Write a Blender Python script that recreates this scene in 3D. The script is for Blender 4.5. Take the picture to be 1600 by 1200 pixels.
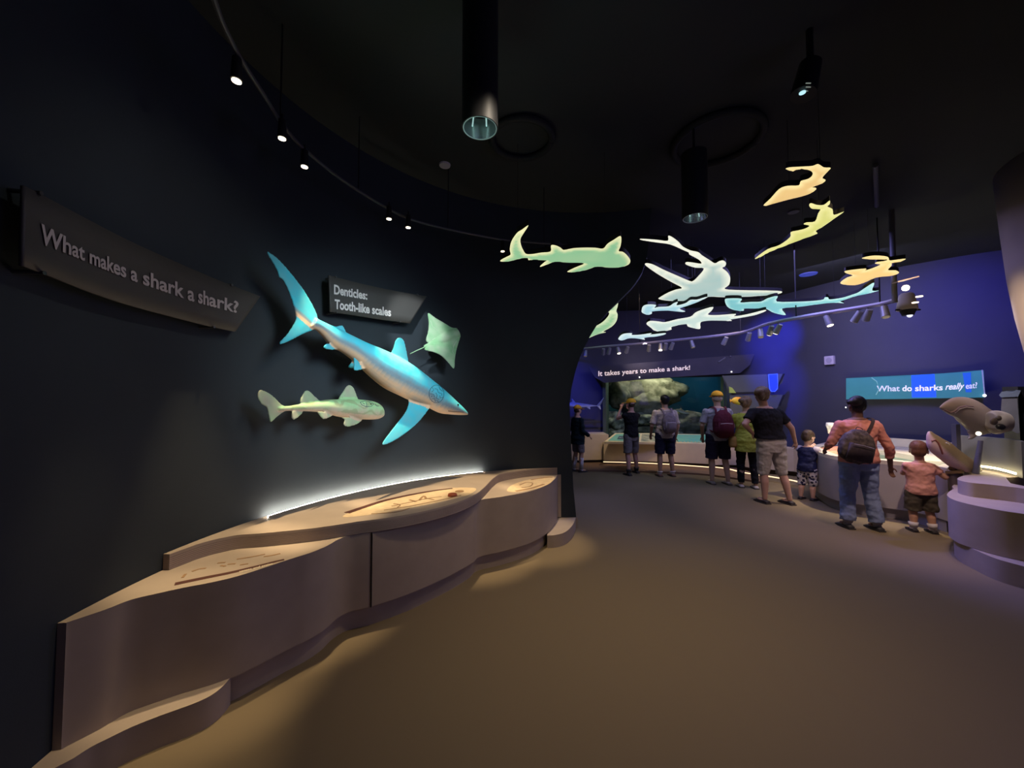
import bpy, bmesh, math, random
from mathutils import Vector, Matrix, noise
from mathutils.geometry import delaunay_2d_cdt
for o in list(bpy.data.objects): bpy.data.objects.remove(o)
random.seed(7)
S = bpy.context.scene
COL = S.collection
PI = math.pi
# ---------------------------------------------------------------- camera
EYE = 1.58; FPX = 600.0; HORY = 622.0
PITCH = math.atan((HORY - 600) / FPX)
cam_d = bpy.data.cameras.new('camera'); cam = bpy.data.objects.new('camera', cam_d); COL.objects.link(cam)
cam_d.sensor_fit = 'HORIZONTAL'; cam_d.sensor_width = 36; cam_d.lens = 36 * FPX / 1600
cam_d.clip_start = .02
cam.location = (0, 0, EYE); cam.rotation_euler = (PI / 2 + PITCH, 0, 0)
S.camera = cam
# ---------------------------------------------------------------- world, exposure
w = bpy.data.worlds.new('dim_world'); S.world = w; w.use_nodes = True
w.node_tree.nodes['Background'].inputs[0].default_value = (.20, .24, .45, 1)
w.node_tree.nodes['Background'].inputs[1].default_value = .012
S.view_settings.view_transform = 'Standard'; S.view_settings.look = 'None'
S.view_settings.exposure = 0; S.view_settings.gamma = 1; S.view_settings.use_curve_mapping = False
try:
    S.cycles.max_bounces = 6; S.cycles.diffuse_bounces = 3; S.cycles.sample_clamp_indirect = 1.0
except Exception: pass
# ---------------------------------------------------------------- lamps of the place and added fills
def lamp(name, kind, loc, power, col, target=None, size=.05, angle=60, blend=.6, size_y=None):
    d = bpy.data.lights.new(name, kind); d.energy = power; d.color = col
    o = bpy.data.objects.new(name, d); COL.objects.link(o); o.location = loc
    if kind == 'SPOT':
        d.spot_size = math.radians(angle); d.spot_blend = blend; d.shadow_soft_size = size
    elif kind == 'AREA':
        d.size = size
        if size_y: d.shape = 'RECTANGLE'; d.size_y = size_y
    else: d.shadow_soft_size = size
    if target is not None:
        o.rotation_euler = (Vector(target) - Vector(loc)).to_track_quat('-Z', 'Y').to_euler()
    return o
WARM = (1, .74, .42); WHITE = (1, .93, .82); BLUE = (.08, .10, 1); PURP = (.55, .38, 1); CYAN = (.35, .85, 1)
# ceiling spots straight above the console tops
for q, t_, p_ in (((-1.42, 1.75, 3.25), (-1.56, 1.70, .6), 40), ((-1.50, 2.25, 3.25), (-1.62, 2.2, .6), 80), ((-1.30, 2.75, 3.25), (-1.38, 2.8, .7), 110), ((-.92, 3.35, 3.25), (-.98, 3.4, .7), 120), ((-.30, 3.82, 3.25), (-.33, 3.85, .7), 110), ((.32, 4.10, 3.25), (.30, 4.2, .7), 80)):
    lamp('console_spot', 'SPOT', q, p_ * 3.3, WARM, t_, .02, 24, .7)
# pools of warm light on the carpet
lamp('floor_spot', 'SPOT', (.2, 2.6, 3.05), 84, WARM, (.2, 2.7, 0), .1, 88, 1)
lamp('floor_spot', 'SPOT', (1.3, 3.1, 3.05), 80, WARM, (1.2, 3.1, 0), .1, 88, 1)
lamp('floor_spot', 'SPOT', (3.0, 3.2, 3.7), 58, WARM, (3.0, 3.3, 0), .1, 80, 1)
lamp('floor_spot', 'SPOT', (.6, 1.0, 3.7), 26, WARM, (.6, 1.1, 0), .1, 80, 1)
# violet and blue fill lamps added to tint the console fronts and wall
lamp('violet_fill', 'AREA', (2.6, .9, 1.9), 8.0, (.5, .33, 1), (-1, 2.6, .5), 1.4)
lamp('cool_fill', 'AREA', (2.0, 1.2, 2.2), 3.5, (.45, .62, 1), (-1.2, 3.2, 1.2), 1.2)
# projector beams on the wall models
lamp('model_spot', 'SPOT', (1.0, 1.4, 2.9), 330, (.78, .95, 1), (-1.05, 3.2, 1.85), .45, 42, 1)
lamp('low_model_spot', 'SPOT', (.2, 1.8, 3.3), 30, (1, .85, .65), (-1.3, 3.1, 1.6), .05, 50, .6)
lamp('sign_spot', 'SPOT', (.3, 1.6, 3.4), 26, (1, .92, .8), (-1.8, 2.1, 2.2), .05, 50, 1)
# far room
lamp('blue_wash', 'SPOT', (4.9, 7.4, 3.5), 480, (.03, .04, 1), (6.0, 8.8, 1.6), .05, 40, 1)
lamp('blue_wash', 'SPOT', (4.8, 7.2, 3.3), 520, (.03, .04, 1), (6.05, 8.8, 2.9), .05, 42, 1)
lamp('violet_floor_fill', 'SPOT', (2.3, 5.6, 3.7), 150, (.46, .46, 1), (2.1, 6.0, 0), .1, 78, 1)  # added to tint the far floor violet
lamp('visitor_spot', 'SPOT', (2.4, 5.2, 3.5), 120, (.95, .72, .9), (3.0, 7.2, 1.0), .05, 60, 1)
lamp('blue_wash', 'SPOT', (1.0, 8.0, 3.2), 260, (.05, .06, 1), (1.3, 10.1, 1.7), .05, 60, 1)
lamp('blue_wash', 'SPOT', (6.0, 4.6, 3.6), 190, (.03, .03, 1), (7.4, 6.2, 2.7), .05, 80, .9)
lamp('violet_fill', 'AREA', (3.4, 5.9, 3.8), 165, (.36, .33, 1), (3.6, 6.6, 0), 2.0)  # added fill for the violet tone of the far room
lamp('far_wall_fill', 'AREA', (5.2, 6.2, 3.7), 48, (.55, .52, 1), (6.8, 7.2, .9), 1.2)  # added fill to brighten the far wall
lamp('far_floor_spot', 'SPOT', (2.6, 7.3, 3.7), 230, WARM, (2.7, 8.9, .3), .1, 60, 1)
lamp('far_floor_spot', 'SPOT', (4.3, 6.9, 3.7), 190, WARM, (4.5, 8.2, .3), .1, 56, 1)
lamp('header_spot', 'SPOT', (2.9, 8.3, 2.75), 60, (1, .82, .85), (3.3, 9.9, 2.6), .05, 50, 1)
lamp('pool_spot', 'SPOT', (5.5, 5.2, 3.6), 620, (1, .80, .52), (5.3, 5.6, .7), .05, 50, .8)
lamp('visitor_spot', 'SPOT', (3.6, 3.2, 3.6), 200, (1, .70, .62), (4.1, 4.6, .8), .05, 55, .9)
lamp('column_spot', 'SPOT', (3.7, 4.3, 2.7), 120, (1, .76, .54), (4.95, 3.75, 2.40), .05, 38, 1)
lamp('tier_spot', 'SPOT', (4.4, 3.7, 3.4), 60, WARM, (4.9, 4.1, .9), .05, 56, .9)
lamp('blue_side', 'SPOT', (3.2, 5.4, 3.4), 480, (.22, .20, 1), (4.5, 3.8, .3), .1, 40, 1)
lamp('ceiling_glow', 'SPOT', (-.3, 2.0, 2.6), 5, (.5, .9, .8), (-.3, 1.9, 3.9), .1, 110, 1)  # added uplight imitating light bounced onto the ceiling
lamp('tier_spot', 'SPOT', (4.7, 3.9, 2.9), 150, (.85, .78, 1), (5.9, 4.6, 1.3), .05, 50, 1)  # added lamp to brighten the fin sculpture
lamp('caption_spot', 'SPOT', (-.75, 2.25, 3.3), 170, (.9, .97, 1), (-.98, 3.95, 2.23), .03, 19, .6)

# ---------------------------------------------------------------- pixel <-> place (layout measured on the photograph)
def ray(px, py):
    x = (px - 800) / FPX; y = -(py - 600) / FPX
    c, s = math.cos(PITCH), math.sin(PITCH)
    return Vector((x, c - y * s, s + y * c))
def P(px, py, d):
    r = ray(px, py); r *= d / r.y; return Vector((r.x, r.y, r.z + EYE))
def H(px, py, z):
    r = ray(px, py); k = (z - EYE) / r.z; return Vector((r.x * k, r.y * k, z))
CX, CY, CR = .9, 1.93, 2.8
def CYL(px, py, R=CR):
    r = ray(px, py); a = r.x**2 + r.y**2; b = -2 * (r.x * CX + r.y * CY); c = CX**2 + CY**2 - R * R
    k = (-b + math.sqrt(max(0, b * b - 4 * a * c))) / (2 * a)
    return Vector((r.x * k, r.y * k, r.z * k + EYE))
def PL(px, py, p0, n):          # onto the plane through p0 with normal n
    r = ray(px, py); o = Vector((0, 0, EYE)); k = (Vector(p0) - o).dot(n) / r.dot(n); return o + r * k
# ---------------------------------------------------------------- materials
MC = {}
def mat(name, col, rough=.6, metal=0, spec=.3, noise_amt=0, scale=20, bump=0, bscale=60, emit=None, es=0, attr=None, col2=None):
    if name in MC: return MC[name]
    m = bpy.data.materials.new(name); m.use_nodes = True; nt = m.node_tree; b = nt.nodes['Principled BSDF']
    b.inputs['Base Color'].default_value = (*col, 1); b.inputs['Roughness'].default_value = rough
    b.inputs['Metallic'].default_value = metal; b.inputs['Specular IOR Level'].default_value = spec
    tc = nt.nodes.new('ShaderNodeTexCoord')
    src = None
    if attr:
        a = nt.nodes.new('ShaderNodeAttribute'); a.attribute_name = attr; src = a.outputs['Color']
    if noise_amt:
        n = nt.nodes.new('ShaderNodeTexNoise'); n.inputs['Scale'].default_value = scale; n.inputs['Detail'].default_value = 4
        nt.links.new(tc.outputs['Object'], n.inputs['Vector'])
        mx = nt.nodes.new('ShaderNodeMix'); mx.data_type = 'RGBA'; mx.blend_type = 'MIX'
        cr = nt.nodes.new('ShaderNodeMapRange'); cr.inputs[1].default_value = .35; cr.inputs[2].default_value = .65
        nt.links.new(n.outputs['Fac'], cr.inputs[0])
        mu = nt.nodes.new('ShaderNodeMath'); mu.operation = 'MULTIPLY'; mu.inputs[1].default_value = noise_amt
        nt.links.new(cr.outputs[0], mu.inputs[0]); nt.links.new(mu.outputs[0], mx.inputs[0])
        c2 = col2 or tuple(c * .45 for c in col)
        mx.inputs[7].default_value = (*c2, 1); mx.inputs[6].default_value = (*col, 1)
        if src is not None: nt.links.new(src, mx.inputs[6])
        src = mx.outputs[2]
    if src is not None: nt.links.new(src, b.inputs['Base Color'])
    if bump:
        n2 = nt.nodes.new('ShaderNodeTexNoise'); n2.inputs['Scale'].default_value = bscale; n2.inputs['Detail'].default_value = 3
        nt.links.new(tc.outputs['Object'], n2.inputs['Vector'])
        bp = nt.nodes.new('ShaderNodeBump'); bp.inputs['Strength'].default_value = bump; bp.inputs['Distance'].default_value = .01
        nt.links.new(n2.outputs['Fac'], bp.inputs['Height']); nt.links.new(bp.outputs[0], b.inputs['Normal'])
    if es:
        b.inputs['Emission Color'].default_value = (*(emit or col), 1); b.inputs['Emission Strength'].default_value = es
        if attr and emit is None: nt.links.new(src, b.inputs['Emission Color'])
    MC[name] = m; return m
# ---------------------------------------------------------------- object helpers
def tag(o, label=None, cat=None, group=None, kind=None):
    if label: o['label'] = label
    if cat: o['category'] = cat
    if group: o['group'] = group
    if kind: o['kind'] = kind
    return o
def put(name, me, m=None, parent=None, smooth=False):
    o = bpy.data.objects.new(name, me); COL.objects.link(o)
    if m: me.materials.append(m)
    if parent is not None: o.parent = parent; o.matrix_parent_inverse = parent.matrix_world.inverted()
    if smooth:
        for p in me.polygons: p.use_smooth = True
    return o
def done(name, bm, m=None, parent=None, smooth=False, recalc=True):
    if recalc: bmesh.ops.recalc_face_normals(bm, faces=bm.faces[:])
    me = bpy.data.meshes.new(name); bm.to_mesh(me); bm.free()
    if not smooth:
        for p in me.polygons: p.use_smooth = True
        me.set_sharp_from_angle(angle=math.radians(32))
    return put(name, me, m, parent, smooth)
def thing(name, label, cat, loc=(0, 0, 0), group=None):
    o = bpy.data.objects.new(name, None); COL.objects.link(o); o.location = loc; o.empty_display_size = .1
    o.matrix_world = Matrix.Translation(Vector(loc))
    return tag(o, label, cat, group)
def BM(): return bmesh.new()
def box(bm, c, s, rot=None):
    r = bmesh.ops.create_cube(bm, size=1); M = Matrix.Translation(Vector(c))
    if rot is not None: M = M @ rot
    M = M @ Matrix.Diagonal((*s, 1)); bmesh.ops.transform(bm, matrix=M, verts=r['verts']); return r['verts']
def frame_z(d):
    d = Vector(d).normalized(); q = d.to_track_quat('Z', 'Y'); return q.to_matrix().to_4x4()
def cone(bm, a, b, ra, rb, n=20, caps=True):
    a, b = Vector(a), Vector(b); L = (b - a).length
    r = bmesh.ops.create_cone(bm, cap_ends=caps, segments=n, radius1=max(ra, 1e-4), radius2=max(rb, 1e-4), depth=L)
    bmesh.ops.transform(bm, matrix=Matrix.Translation((a + b) / 2) @ frame_z(b - a), verts=r['verts']); return r['verts']
def ball(bm, c, r, rot=None, n=16):
    if not hasattr(r, '__len__'): r = (r, r, r)
    v = bmesh.ops.create_uvsphere(bm, u_segments=n, v_segments=max(6, n * 3 // 4), radius=1)['verts']
    M = Matrix.Translation(Vector(c))
    if rot is not None: M = M @ rot
    bmesh.ops.transform(bm, matrix=M @ Matrix.Diagonal((*r, 1)), verts=v); return v
def cap(bm, a, b, ra, rb, n=14):
    cone(bm, a, b, ra, rb, n); ball(bm, a, ra, n=n); ball(bm, b, rb, n=n)
def loft(bm, rings, closed=True):
    """rings: lists of Vectors of equal length"""
    vs = [[bm.verts.new(p) for p in r] for r in rings]; n = len(vs[0])
    for i in range(len(vs) - 1):
        for j in range(n):
            if not closed and j == n - 1: continue
            k = (j + 1) % n
            bm.faces.new((vs[i][j], vs[i][k], vs[i + 1][k], vs[i + 1][j]))
    if closed:
        bm.faces.new(vs[0][::-1]); bm.faces.new(vs[-1])
    return vs
def ering(c, u, v, ru, rv, n=24):
    c = Vector(c); return [c + Vector(u) * (ru * math.cos(2 * PI * i / n)) + Vector(v) * (rv * math.sin(2 * PI * i / n)) for i in range(n)]
def tube(bm, pts, r, n=10):
    pts = [Vector(p) for p in pts]
    rings = []
    up = Vector((0, 0, 1))
    for i, p in enumerate(pts):
        d = (pts[min(i + 1, len(pts) - 1)] - pts[max(i - 1, 0)]).normalized()
        u = d.cross(up)
        if u.length < .1: u = d.cross(Vector((0, 1, 0)))
        u.normalize(); v = d.cross(u); rings.append(ering(p, u, v, r, r, n))
    loft(bm, rings)
def cat(pts, sub=6, closed=False):
    pts = [Vector(p) for p in pts]; n = len(pts); out = []
    rng = range(n) if closed else range(n - 1)
    g = (lambda i: pts[i % n]) if closed else (lambda i: pts[max(0, min(n - 1, i))])
    for i in rng:
        a, b, c, d = g(i - 1), g(i), g(i + 1), g(i + 2)
        for k in range(sub):
            t = k / sub
            out.append(.5 * ((2 * b) + (c - a) * t + (2 * a - 5 * b + 4 * c - d) * t * t + (3 * b - a - 3 * c + d) * t**3))
    if not closed: out.append(pts[-1])
    return out
def prism(bm, poly, z0, z1):
    """poly: xy outline; solid between z0 and z1 (triangulated caps)"""
    a = [bm.verts.new((p[0], p[1], z0)) for p in poly]; b = [bm.verts.new((p[0], p[1], z1)) for p in poly]
    n = len(poly)
    for i in range(n):
        j = (i + 1) % n; bm.faces.new((a[i], a[j], b[j], b[i]))
    r = delaunay_2d_cdt([Vector((p[0], p[1])) for p in poly], [], [list(range(n))], 1, 1e-6)
    idx = []
    for k, v in enumerate(r[0]):
        o = r[3][k][0] if r[3][k] else min(range(n), key=lambda i: (poly[i][0] - v.x)**2 + (poly[i][1] - v.y)**2)
        idx.append(o)
    for f in r[2]:
        t = [idx[i] for i in f]
        if len(set(t)) < 3: continue
        for L, rev in ((a, True), (b, False)):
            try: bm.faces.new([L[i] for i in (t[::-1] if rev else t)])
            except ValueError: pass
def remesh(name, bm, vox, m=None, parent=None, it=3, fac=.5, disp=None):
    bmesh.ops.recalc_face_normals(bm, faces=bm.faces[:])
    me = bpy.data.meshes.new(name + '_raw'); bm.to_mesh(me); bm.free()
    o = bpy.data.objects.new('raw', me); COL.objects.link(o)
    r = o.modifiers.new('r', 'REMESH'); r.mode = 'VOXEL'; r.voxel_size = vox; r.adaptivity = 0
    s = o.modifiers.new('s', 'SMOOTH'); s.iterations = it; s.factor = fac
    dg = bpy.context.evaluated_depsgraph_get(); dg.update()
    me2 = bpy.data.meshes.new_from_object(o.evaluated_get(dg)); me2.name = name
    bpy.data.objects.remove(o); bpy.data.meshes.remove(me)
    if disp:
        n = len(me2.vertices); co = [0.0] * (3 * n); nr = [0.0] * (3 * n)
        me2.vertices.foreach_get('co', co); me2.vertices.foreach_get('normal', nr)
        for k in range(0, 3 * n, 3):
            p = disp(Vector(co[k:k + 3]), Vector(nr[k:k + 3])); co[k:k + 3] = p
        me2.vertices.foreach_set('co', co); me2.update()
    return put(name, me2, m, parent, smooth=True)
def setcol(o, fn, name='Col'):
    me = o.data; a = me.color_attributes.new(name, 'FLOAT_COLOR', 'POINT'); n = len(me.vertices)
    co = [0.0] * (3 * n); me.vertices.foreach_get('co', co); out = []
    for k in range(0, 3 * n, 3): out += [*fn(Vector(co[k:k + 3]), None), 1.0]
    a.data.foreach_set('color', out)
def text_mesh(name, s, fn, m, parent=None, offset=0.0, depth=.004, shear=0, x0=0, x1=1, italic_from=None):
    """lettering whose unit box (0..1 wide, 0..1 cap height) is laid out by fn(s, t, lift)"""
    c = bpy.data.curves.new(name, 'FONT'); c.body = s; c.offset = offset; c.extrude = .5; c.shear = shear; c.resolution_u = 4
    o = bpy.data.objects.new('t', c); COL.objects.link(o)
    dg = bpy.context.evaluated_depsgraph_get(); dg.update()
    me = bpy.data.meshes.new_from_object(o.evaluated_get(dg)); bpy.data.objects.remove(o)
    xs = [v.co.x for v in me.vertices]; a, b = min(xs), max(xs)
    capH = .73
    for v in me.vertices:
        t = (v.co.x - a) / (b - a)
        v.co = fn(x0 + (x1 - x0) * t, v.co.y / capH, depth if v.co.z > 0 else 0)
    me.name = name
    return put(name, me, m, parent)
# ================================================================ STRUCTURE
M_wall = mat('dark_painted_wall', (.030, .041, .052), .8, noise_amt=.25, scale=1.5, bump=.05, bscale=180)
M_far = mat('far_wall_paint', (.075, .075, .10), .8, noise_amt=.2, scale=1.2, bump=.04, bscale=120)
M_ceil = mat('dark_ceiling', (.03, .034, .034), .9, noise_amt=.3, scale=.6)
M_floor = mat('brown_carpet', (.19, .15, .095), .95, spec=.1, noise_amt=.35, scale=900, bump=.25, bscale=700)
CEIL = 3.9
bm = BM(); box(bm, (3, 4.5, -.05), (16, 17, .1)); tag(done('floor', bm, M_floor), kind='structure')
bm = BM(); box(bm, (3, 4.5, CEIL + .05), (16, 17, .1)); tag(done('ceiling', bm, M_ceil), kind='structure')
# left wall: inside of a drum, its far end cut along a flaring curve
EDGE = [(0, 900), (150, 899), (500, 895), (1000, 892), (1500, 890), (1700, 893), (1900, 899), (2050, 905), (2200, 913), (2350, 923), (2500, 935), (2650, 951), (2800, 971), (2950, 991), (3100, 1005), (3300, 1014), (3900, 1022)]
def edge_px(z):
    z *= 1000
    for (a, b), (c, d) in zip(EDGE, EDGE[1:]):
        if z <= c: return b + (d - b) * (z - a) / (c - a)
    return EDGE[-1][1]
def ang(p): return math.atan2(p[1] - CY, p[0] - CX)
bm = BM(); rows = []
NZ, NA = 60, 72
A0 = math.radians(238)
for i in range(NZ + 1):
    z = CEIL * i / NZ
    A1 = ang(CYL(edge_px(z), 622, CR))
    rows.append([Vector((CX + CR * math.cos(A0 + (A1 - A0) * j / NA), CY + CR * math.sin(A0 + (A1 - A0) * j / NA), z)) for j in range(NA + 1)])
outer = [[Vector((CX + (p.x - CX) * (1 + .14 / CR), CY + (p.y - CY) * (1 + .14 / CR), p.z)) for p in r] for r in rows]
vi = [[bm.verts.new(p) for p in r] for r in rows]; vo = [[bm.verts.new(p) for p in r] for r in outer]
for i in range(NZ):
    for j in range(NA):
        bm.faces.new((vi[i][j], vi[i][j + 1], vi[i + 1][j + 1], vi[i + 1][j])); bm.faces.new((vo[i][j], vo[i + 1][j], vo[i + 1][j + 1], vo[i][j + 1]))
    for j in (0, NA): bm.faces.new((vi[i][j], vi[i + 1][j], vo[i + 1][j], vo[i][j]))
for i in (0, NZ):
    for j in range(NA): bm.faces.new((vi[i][j], vi[i][j + 1], vo[i][j + 1], vo[i][j]))
tag(done('wall_left', bm, M_wall, smooth=False), kind='structure')
# far wall, with the tank opening left free
WB = cat([(-1.5, 9.9), (.5, 10.1), (2.44, 10.2), (4.0, 9.95), (5.3, 9.6), (5.95, 8.85), (6.25, 8.0), (6.55, 7.2), (7.05, 6.5), (7.75, 5.9), (9.2, 5.2)], 8)
def wallstrip(bm, pts, z0, z1, th=.12):
    n = len(pts)
    for (za, zb) in [(z0, z1)]:
        f = []; b = []
        for i, p in enumerate(pts):
            t = (pts[min(i + 1, n - 1)] - pts[max(i - 1, 0)]).normalized(); nn = Vector((-t.y, t.x))
            f.append((p.x, p.y)); b.append((p.x + nn.x * th, p.y + nn.y * th))
        prism(bm, f + b[::-1], za, zb)
WB = [Vector((p.x, p.y)) for p in WB]
TX0, TX1 = 2.44, 5.3
left = [p for p in WB if p.x <= TX0 + .001]; mid = [p for p in WB if TX0 - .001 <= p.x <= TX1 + .001]; right = [p for p in WB if p.x >= TX1 - .001]
bm = BM(); wallstrip(bm, left, 0, CEIL); wallstrip(bm, right, 0, CEIL); wallstrip(bm, mid, 2.12, CEIL); wallstrip(bm, mid, 0, .52)
tag(done('wall_back', bm, M_far), kind='structure')
# flared wall end at the right edge of the photograph
bm = BM(); rings = []
for z, r in [(0, .52), (.8, .54), (1.3, .60), (1.7, .70), (2.0, .775), (2.4, .83), (2.8, .87), (3.3, .90), (3.9, .93)]:
    rings.append(ering((5.72, 3.3, z), (1, 0, 0), (0, 1, 0), r, r, 48))
loft(bm, rings); tag(done('wall_right', bm, mat('warm_plaster_wall', (.30, .25, .22), .8, noise_amt=.2, scale=2), smooth=True), kind='structure')

# ================================================================ LEFT CONSOLE
M_con = mat('console_laminate', (.36, .30, .25), .55, noise_amt=.12, scale=8)
M_edge = mat('console_edge', (.30, .24, .21), .6, noise_amt=.4, scale=3)
nt = M_edge.node_tree
wv = nt.nodes.new('ShaderNodeTexWave'); wv.bands_direction = 'Z'; wv.inputs['Scale'].default_value = 30
tcn = nt.nodes.new('ShaderNodeTexCoord'); nt.links.new(tcn.outputs['Object'], wv.inputs['Vector'])
bpn = nt.nodes.new('ShaderNodeBump'); bpn.inputs['Strength'].default_value = .6; bpn.inputs['Distance'].default_value = .002
nt.links.new(wv.outputs['Fac'], bpn.inputs['Height']); nt.links.new(bpn.outputs[0], nt.nodes['Principled BSDF'].inputs['Normal'])
ZL, ZU, ZB = .65, .735, .14
low_px = [(104, 973), (112, 970), (163, 953), (205, 937), (247, 927), (288, 918), (330, 910), (372, 900), (413, 887), (455, 873), (484, 864), (511, 853), (528, 843), (548, 836), (582, 831), (620, 823), (653, 815), (704, 800), (739, 787), (750, 781), (785, 776), (822, 769), (845, 762), (859, 755), (868, 747), (871, 741), (871, 737)]
top_px = [(265, 866), (290, 857), (313, 849), (340, 842), (372, 836), (400, 834), (434, 831), (500, 824), (559, 815), (600, 810), (636, 804), (670, 797), (704, 788), (727, 780), (745, 771), (756, 762), (762, 756), (770, 748), (781, 741), (800, 737), (822, 734), (845, 731.5), (869, 729.5)]
def onwall(p, R=CR - .004):
    a = ang(p); return Vector((CX + R * math.cos(a), CY + R * math.sin(a)))
def arc_between(a, b, n=24, R=CR - .004):
    a0, a1 = ang(a), ang(b); 
    if a0 < 0 and a0 < -PI/2: a0 += 2 * PI
    if a1 < 0 and a1 < -PI/2: a1 += 2 * PI
    return [Vector((CX + R * math.cos(a0 + (a1 - a0) * i / n), CY + R * math.sin(a0 + (a1 - a0) * i / n))) for i in range(n + 1)]
def inside(p, R=CR - .006):
    d = Vector((p.x - CX, p.y - CY)); return Vector((CX, CY)) + d.normalized() * min(d.length, R)
low = [inside(p) for p in cat([H(x, y, ZL).xy for x, y in low_px], 4)]
upp = [inside(p) for p in cat([H(x, y, ZU).xy for x, y in top_px], 4)]
low_poly = low + arc_between(onwall(low[-1]), onwall(low[0]), 40)
upp_poly = upp + arc_between(onwall(upp[-1]), onwall(upp[0]), 40)
con = thing('exhibit_console', 'long wavy beige exhibit console standing under the blue shark on the dark curved wall', 'exhibit console', (-.9, 3.2, 0))
bm = BM(); prism(bm, low_poly, ZB, ZL); done('console_body', bm, M_con, con)
bm = BM(); prism(bm, upp_poly, ZL, ZU - .012); o = done('countertop', bm, M_edge, con)
bm = BM(); prism(bm, upp_poly, ZU - .012, ZU); done('top_surface', bm, M_con, con)
def offset(poly, d):
    n = len(poly); out = []
    for i, p in enumerate(poly):
        t = (poly[min(i + 1, n - 1)] - poly[max(i - 1, 0)]).normalized(); out.append(p + Vector((t.y, -t.x)) * d)
    return out
base = [inside(p) for p in offset(low, -.035)]
bm = BM(); prism(bm, base + arc_between(onwall(base[-1]), onwall(base[0]), 40), 0, ZB - .012); done('plinth', bm, M_con, con)
bm = BM(); bs = [inside(p) for p in offset(low, -.06)]; prism(bm, bs + arc_between(onwall(bs[-1]), onwall(bs[0]), 40), ZB - .012, ZB); done('shadow_gap', bm, mat('black_gap', (.01, .01, .012), .8), con)
# access door in the middle of the front
seg = [p for p in low if H(582, 831, ZL).x - .001 <= p.x <= H(739, 787, ZL).x + .001]
so = offset(seg, .006); bm = BM(); prism(bm, seg + so[::-1], ZB + .004, ZL - .012); done('access_door', bm, M_con, con)
bm = BM(); e = H(581, 831.5, ZL).xy; box(bm, (e.x, e.y, (ZB + ZL) / 2), (.004, .008, ZL - ZB)); done('seam', bm, mat('dark_seam', (.02, .015, .015), .8), con)
# low steps at both ends
sp = cat([H(x, y, .14).xy for x, y in [(361, 1057), (350, 1071), (330, 1087), (300, 1101), (250, 1119), (205, 1137), (170, 1154), (142, 1168), (112, 1187), (85, 1201), (40, 1225), (10, 1250)]], 4)
back = [p for p in low if p.x < H(361, 1057, .14).x + .22]
bk = offset([p for p in low if p.y < 1.96], -.05)[::-1]
sp = [inside(p) for p in sp]
spoly = sp + arc_between(onwall(sp[-1]), onwall(low[0]), 8) + bk[::-1]
bm = BM(); prism(bm, spoly, 0, .142); bmesh.ops.remove_doubles(bm, verts=bm.verts[:], dist=1e-4); done('step', bm, M_con, con)
sr = cat([H(x, y, .13).xy for x, y in [(855, 837), (866, 836.5), (879, 833.5), (888, 828), (895, 820), (899, 811), (899.5, 804)]], 4)
sr = [inside(p) for p in sr]
bm = BM(); prism(bm, sr + [onwall(sr[-1]), onwall(H(868, 729, ZL).xy), H(860, 790, .14).xy * 1.0], 0, .132); done('step', bm, M_con, con)
# light strip along the wall
ARC = (onwall(H(415, 808, ZU).xy), onwall(H(752, 737, ZU).xy), 60)
def band(r0, r1, z0, z1):
    bm = BM(); prism(bm, arc_between(*ARC, CR - r0) + arc_between(*ARC, CR - r1)[::-1], z0, z1); return bm
M_led = mat('led_strip', (1, .9, .75), .5, emit=(1, .85, .66), es=130)
o = done('light_strip', band(.042, .048, ZU, ZU + .010), M_led, con)
done('strip_lip', band(.049, .054, ZU, ZU + .011), M_con, con); o['label'] = 'glowing white light strip along the wall'  # lip added to hide the bright front face of the strip
# graphics inlaid in the tops
M_ink = mat('brown_print', (.07, .025, .02), .6); M_ink2 = mat('faded_brown_print', (.28, .17, .09), .6); M_inlay = mat('golden_inlay', (.66, .52, .34), .5, noise_amt=.3, scale=25)
def flatpoly(name, px, z, m, th=.0015, parent=con, sub=5, closed=True):
    p = [v.xy for v in cat([H(x, y, z) for x, y in px], sub, closed)]
    bm = BM(); prism(bm, p, z, z + th); return done(name, bm, m, parent)
def stroke(bm, px, z, wd, th=.0018, wd2=None):
    p = [v.xy for v in cat([H(x, y, z) for x, y in px], 5)]; n = len(p); a = []; b = []
    for i, q in enumerate(p):
        t = (p[min(i + 1, n - 1)] - p[max(i - 1, 0)]).normalized(); nn = Vector((-t.y, t.x)); ww = wd + ((wd2 if wd2 is not None else wd) - wd) * i / n
        a.append(q + nn * ww / 2); b.append(q - nn * ww / 2)
    prism(bm, a + b[::-1], z, z + th)
z = ZU
flatpoly('graphic_inlay', [(536, 808), (560, 795), (600, 783), (650, 771), (700, 763), (735, 762), (744, 765), (730, 774), (690, 784), (640, 794), (590, 803)], z, M_inlay, .001)
bm = BM(); stroke(bm, [(542, 801.5), (567, 793), (600, 782.5), (640, 773.5), (680, 766.5), (707, 763.2)], z + .001, .055, .0015, .03); done('title_band', bm, M_ink, con)
bm = BM()
stroke(bm, [(612, 791), (640, 785), (668, 779), (690, 776)], z + .001, .012)
stroke(bm, [(600, 797), (640, 791), (690, 781), (720, 774)], z + .001, .012)
stroke(bm, [(615, 787), (625, 789), (621, 793)], z + .001, .012); stroke(bm, [(655, 782), (662, 775), (666, 780)], z + .001, .02); stroke(bm, [(650, 784), (640, 781)], z + .001, .02)
stroke(bm, [(580, 803), (620, 800), (640, 794)], z + .001, .01); stroke(bm, [(668, 779), (678, 781)], z + .001, .014)
done('diagram_print', bm, M_ink2, con)
bm = BM(); c = H(707, 775, z); cone(bm, c, c + Vector((0, 0, .018)), .042, .038, 28); ball(bm, c + Vector((0, 0, .018)), (.038, .038, .008)); done('touch_knob', bm, mat('red_brown_knob', (.30, .07, .03), .4), con, True)
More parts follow.
